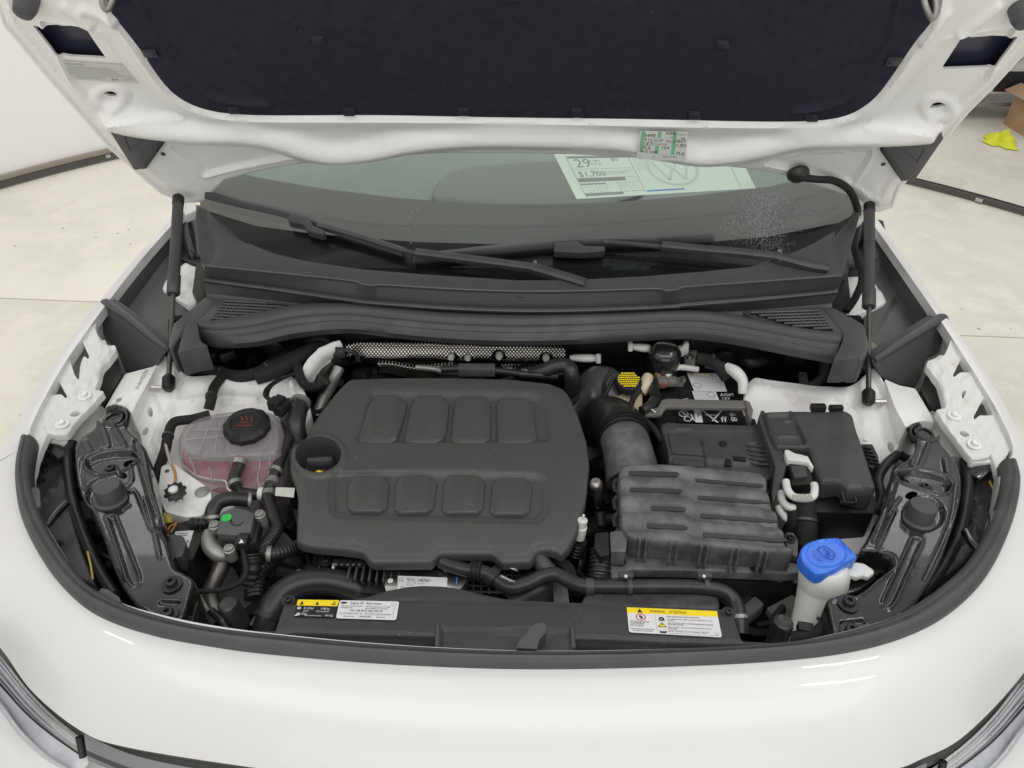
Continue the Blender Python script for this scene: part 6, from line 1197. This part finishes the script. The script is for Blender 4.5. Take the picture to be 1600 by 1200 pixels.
sheet('warning_label', [(979, 950), (1120, 956), (1128, 997), (983, 989)], pl_, [('r', 0, 0, 1, .23, m_ylab), ('p', [(.11, .2), (.14, .04), (.175, .2)], m_ink), ('t', 'WARNING', .25, .18, .11, m_ink, .17), ('t', 'ATTENTION', .46, .18, .11, m_ink, .19), ('o', .145, .38, .14, .11, m_red), ('p', [(.12, .34), (.145, .3), (.175, .42), (.15, .46)], m_ink), ('r', .305, .26, .308, 1, m_gink),
   ('t', 'HOT PARTS IN MOTOR', .02, .60, .06, m_ink, .21), ('t', 'COMPARTMENT.', .02, .67, .06, m_ink, .16), ('t', 'RISK OF INJURY.', .02, .75, .06, m_ink, .15), ('t', 'Composants tres chauds dans', .02, .87, .055, m_ink, .26), ('t', 'le compartiment moteur', .04, .94, .055, m_ink, .22), ('p', [(.33, .5), (.37, .32), (.41, .5)], m_gink), ('o', .372, .42, .08, .03, m_ink),
   ('t', 'RADIATOR FAN MAY START AT ANY TIME.', .43, .34, .055, m_ink, .36), ('t', 'Le ventilateur de radiateur peut se declencher a tout', .43, .43, .05, m_ink, .5), ('t', 'moment.', .43, .49, .05, m_ink, .08), ('p', [(.32, .74), (.37, .54), (.42, .74)], m_ink), ('p', [(.335, .72), (.37, .585), (.405, .72)], m_ylab, 3), ('p', [(.365, .62), (.38, .62), (.368, .7)], m_ink, 4), ('t', 'HIGH VOLTAGE. SWITCH OFF ENGINE BEFORE TOUCHING', .43, .59, .05, m_ink, .5), ('t', 'IGNITION SYSTEM.', .43, .65, .05, m_ink, .18), ('t', 'Haute tension, arreter le moteur avant de toucher a', .43, .74, .05, m_ink, .48), ('t', 'l\'allumage.', .43, .80, .05, m_ink, .1),
   ('r', .31, .82, .98, .824, m_gink), ('p', [(.33, .88), (.36, .9), (.42, .88), (.40, .97), (.34, .97)], m_ink), ('t', 'REFER TO ENGINE OIL LOW VARIABLE CAPACITY', .43, .90, .05, m_ink, .44), ('l', .43, .93, .97, .98, 1, m_gink), ('r', .93, .82, .975, .92, m_gink), ('r', .935, .835, .97, .905, m_lab, 2.5)], m_lab, rp, off=.0012, round_=.06)

# hoses and pieces between engine and radiator
tube('radiator_hose', [(412, 990, .87), (420, 962, .89), (440, 930, .90), (475, 912, .905), (515, 910, .90), (550, 920, .89), (590, 945, .86)], .020, m_hose, CAR, seg=20, label='thick black radiator hose arching at the left front')
tube('hose_clip', [(417, 968, .885), (420, 960, .888)], .0262, m_blk2, CAR, smooth_n=1, seg=20)
o = prism('inlet_manifold', rnd([(520, 880), (600, 884), (610, 892), (606, 930), (560, 925), (518, 905)], 3), Z(.90), .05, m_blk2, CAR, bev=.003, label='ribbed black casting below the front edge of the engine cover')
for i in range(8): box('rib', at(546+i*11, 896+i*.6, .91), (.003, .03, .012), m_blk, o, (0, 0, 0), .0008)
tube('metal_edge', [(522, 902, .905), (521, 888, .91), (526, 880, .912), (562, 884, .91)], .003, m_steel, o); box('metal_tab', at(545, 880, .913), (.045, .012, .006), m_steel, o, bev=.001)
for i in range(5): box('tab_notch', at(530+i*9, 880, .917), (.004, .01, .004), m_blk2, o, bev=0)
for c_ in ((510, 877), ): bolt(at(*c_, .90), .005, o)
op = prism('cooler_plate', rnd([(602, 890), (680, 890), (722, 900), (732, 903), (722, 918), (700, 930), (604, 926), (601, 915)], 2), Z(.915), .02, m_alu, CAR, bev=.003, label='brushed metal cooler plate with a white serial label')
lathe('rivet', at(610, 908, .916), [(.004, 0), (.004, .001), (.002, .0015)], m_milk, op, seg=16)
sheet('serial_label', [(622, 900), (699, 903), (698, 925), (621, 922)], Z(.9155), [('t', '*DYL 148785*', .17, .38, .22, m_ink, .5), ('r', .03, .15, .11, .4, m_gink), ('r', .04, .19, .065, .36, m_lab, 2.5), ('r', .075, .19, .1, .36, m_lab, 2.5), ('t', '01 19 15:41', .18, .56, .11, m_gink, .38), ('t', '00 05', .18, .70, .11, m_gink, .14), ('t', 'TSI', .05, .92, .16, m_ink)], m_lab, op, off=.0008, round_=.01)
mk('blue_mark', [at(*p, .9158) for p in ((713, 902), (715, 902), (714, 914), (712, 914))], [(0, 1, 2, 3)], m_bluei, op, smooth=False)
tube('vent_pipe', [(690, 878, .93), (705, 884, .93), (725, 890, .93), (748, 893, .93)], .010, m_hose, CAR); tube('vent_pipe', [(688, 880, .925), (700, 889, .925)], .006, m_galv, CAR)
hz = tube('front_hose', [(745, 893, .935), (762, 897, .935), (778, 908, .93), (800, 918, .93), (825, 912, .93), (850, 900, .93), (870, 898, .93), (890, 908, .932), (912, 916, .935), (940, 917, .935), (1000, 917, .935), (1060, 917, .935), (1100, 919, .935), (1130, 925, .93), (1148, 940, .925), (1155, 965, .92), (1157, 990, .91)], .0105, m_hose, CAR, seg=16, label='long black hose running across the front to the right')
tube('hose_sleeve', [(736, 891, .935), (752, 893, .935)], .0155, m_blk2, hz, corr=(.005, .001)); tube('hose_sleeve', [(765, 898, .935), (775, 905, .933)], .0155, m_blk2, hz, smooth_n=1)
sheet('hose_print', [(783, 898), (806, 909), (804, 913), (781, 902)], Z(.9475), [('l', 0, .1, 1, .9, 2, m_wlab)], m_hose, hz, round_=0.01)
for x, w_ in ((921, .02), (983, .012), (1103, .012)): tube('hose_saddle', [at(x-w_*300, 917, .935), at(x+w_*300, 917, .935)], .0122, m_blk, hz, world=True, smooth_n=1, seg=16)
for x in (978, 1100): box('saddle_clip', at(x, 901, .945), (.02, .01, .012), m_blk, hz, bev=.002); lathe('saddle_pin', at(x, 901, .951), [(.0025, 0), (.002, .002)], m_wlab, hz, seg=12)
relief('lower_duct', rnd([(925, 918), (960, 902), (1100, 908), (1118, 918), (1126, 945), (1120, 955), (905, 950), (912, 932)], 5), Z(.91), m_air, CAR, h=lambda P: ridge(P, np.array([(930, 930), (1110, 934)], float), 8, -.003), step=5, er=(5, .005), skirt=.04, label='dusty duct under the hose in front of the air box')
gr = prism('fan_grid', [(730, 900), (800, 880), (830, 890), (840, 930), (780, 926), (725, 918)], Z(.89), .01, m_frit, CAR, bev=0, label='black grid beside the cooler plate')
for i in range(9): tube('grid_bar', [(728+i*12, 893, .895), (728+i*12, 928, .895)], .0014, m_blk, gr, smooth_n=1, seg=6)
for i in range(4): tube('grid_bar', [(728, 897+i*9, .895), (838, 900+i*9, .895)], .0014, m_blk, gr, smooth_n=1, seg=6)
tube('support_bar', [(838, 868, .925), (850, 885, .92), (868, 905, .91)], .013, m_blk, CAR); 
for k in range(3): tube('cable', [(858+k*4, 872-k, .90), (880+k*5, 885-k, .90), (893+k*4, 908, .89)], .004, m_tape, CAR)
prism('side_plate', [(862, 905), (885, 903), (890, 940), (866, 940)], Z(.90), .02, m_air, CAR, bev=.003); tube('round_duct', [(800, 945, .87), (830, 925, .88), (850, 915, .88)], .03, m_hose, CAR, seg=20)
tube('earth_strap', [(785, 884, .93), (805, 890, .93), (808, 893, .93)], .002, m_steel, CAR)

# right front corner oddments
tube('corner_harness', [(1225, 1000, .92), (1250, 995, .925), (1275, 990, .93), (1292, 975, .94)], .009, m_tape, CAR); box('corner_plug', at(1258, 983, .93), (.02, .014, .014), m_blk2, CAR, (0, 0, R(-10))); box('corner_plug', at(1288, 998, .925), (.012, .012, .02), m_foam, CAR)
tube('corner_lever', [(1277, 965, .94), (1284, 972, .94)], .0022, m_blk2, CAR); box('wiring_lug', at(1227, 998, .93), (.008, .01, .02), m_galv, CAR)
prism('carrier_block', rnd([(1292, 940), (1300, 938), (1312, 968), (1318, 1000), (1300, 1002), (1290, 975)], 3), Z(.95), .05, m_blk2, CAR); prism('carrier_block', rnd([(282, 915), (296, 915), (310, 940), (296, 985), (268, 978), (280, 950)], 3), Z(.95), .05, m_blk2, CAR)
prism('shield_flap', [(1400, 965), (1404, 958), (1430, 955), (1442, 948), (1436, 958), (1410, 968)], Z(.985), .004, m_rub, CAR, bev=.001)
# dark oddments deep in the bay (hoses, brackets, castings)
def deep(n_, x0, x1, y0, y1, z0, z1):
    for _ in range(n_):
        x, y = rng.uniform(x0, x1), rng.uniform(y0, y1); z = rng.uniform(z0, z1); k = rng.random()
        if k < .62:
            p = [(x, y, z)]
            for _i in range(3): p.append((p[-1][0]+rng.uniform(-45, 45), p[-1][1]+rng.uniform(-25, 25), z+rng.uniform(-.02, .02)))
            tube('cable' if rng.random() < .6 else 'pipe', p, rng.choice((.004, .006, .009, .012)), rng.choice((m_tape, m_hose, m_blk2, m_blk)), CAR, seg=8)
        else: box('bracket', at(x, y, z), (rng.uniform(.015, .06), rng.uniform(.015, .05), rng.uniform(.01, .04)), rng.choice((m_blk2, m_void, m_blk, m_blk2, m_foam)), CAR, (rng.uniform(-.3, .3), rng.uniform(-.3, .3), rng.uniform(-1, 1)), .003)
deep(26, 400, 500, 780, 960, .80, .88); deep(20, 850, 960, 560, 920, .80, .87); deep(12, 470, 560, 580, 700, .82, .88); deep(14, 1200, 1340, 830, 980, .78, .86); deep(10, 560, 860, 580, 600, .86, .91)
deep(12, 300, 400, 870, 980, .80, .86); deep(8, 1150, 1250, 900, 990, .8, .86); deep(12, 60, 180, 720, 920, .84, .90); deep(12, 1440, 1550, 740, 920, .84, .90); deep(10, 280, 500, 520, 570, .90, .95); deep(8, 1130, 1340, 545, 590, .88, .93)

# clamps, ties and small fittings
for p, q, r_ in (((433, 733, .93), (430, 738, .929), .0115), ((417, 866, .921), (424, 866, .92), .0122), ((470, 851, .902), (476, 849, .90), .0122), ((366, 753, .934), (368, 758, .932), .0115), ((333, 806, .937), (333, 811, .934), .0132), ((388, 782, .936), (393, 782, .935), .0132), ((590, 944, .861), (584, 940, .863), .022), ((770, 902, .935), (774, 905, .934), .013), ((1155, 962, .921), (1156, 968, .919), .012)):
    tube('hose_clamp', [p, q], r_, m_galv, CAR, smooth_n=1, seg=18)
for p, q, r_ in (((300, 577, .943), (303, 577, .943), .0135), ((345, 583, .946), (348, 583, .946), .0135), ((415, 577, .95), (418, 576, .95), .0135), ((330, 618, .958), (330, 621, .959), .0105), ((263, 680, .945), (262, 683, .945), .0100), ((1258, 812, .929), (1258, 816, .927), .018), ((1110, 562, .952), (1113, 563, .951), .0135)):
    tube('cable_tie', [p, q], r_, m_blk, CAR, smooth_n=1, seg=16)
for i, (x, y, z_) in enumerate(((478, 866, .88), (492, 868, .88), (500, 872, .88), (488, 880, .87), (905, 862, .88), (915, 856, .88), (912, 880, .87), (925, 900, .86), (455, 880, .87), (440, 890, .87))):
    tube('wire', [(x, y, z_), (x+rng.uniform(-8, 8), y+14, z_-.01), (x+rng.uniform(-20, 20), y+32, z_-.02)], .003, rng.choice((m_tape, m_hose, m_blk)), CAR, seg=8)
for x, y in ((283, 600), (300, 628), (345, 605), (390, 603), (452, 640), (1200, 605), (1240, 612), (1290, 613), (1338, 640), (1352, 690)):
    lathe('spot_weld', (AP if x < 800 else AP2)([x], [y])[0]+[0, 0, .004], [(.004, 0), (.0035, .0012), (.001, .0014)], m_inwhite, CAR, seg=12)

for l in ([(300, 672), (325, 670), (352, 670)], [(290, 688), (325, 683), (355, 680)], [(338, 647), (326, 668), (314, 700), (310, 712)], [(372, 708), (362, 716), (356, 740)], [(352, 652), (342, 670), (335, 712)], [(404, 712), (398, 735), (402, 752)], [(322, 720), (326, 740)], [(296, 714), (300, 728)], [(420, 708), (414, 730)]):
    q = cr(np.array(l, float), 4); hz_ = ht(q)
    tube('moulded_rib', TP(q[:, 0], q[:, 1])+TP.n*hz_[:, None], .0012, m_tankgrey, tank, world=True, smooth_n=1, seg=6)
for x, y, k in ((640, 705, 1), (820, 712, 1), (870, 800, 1)): pass
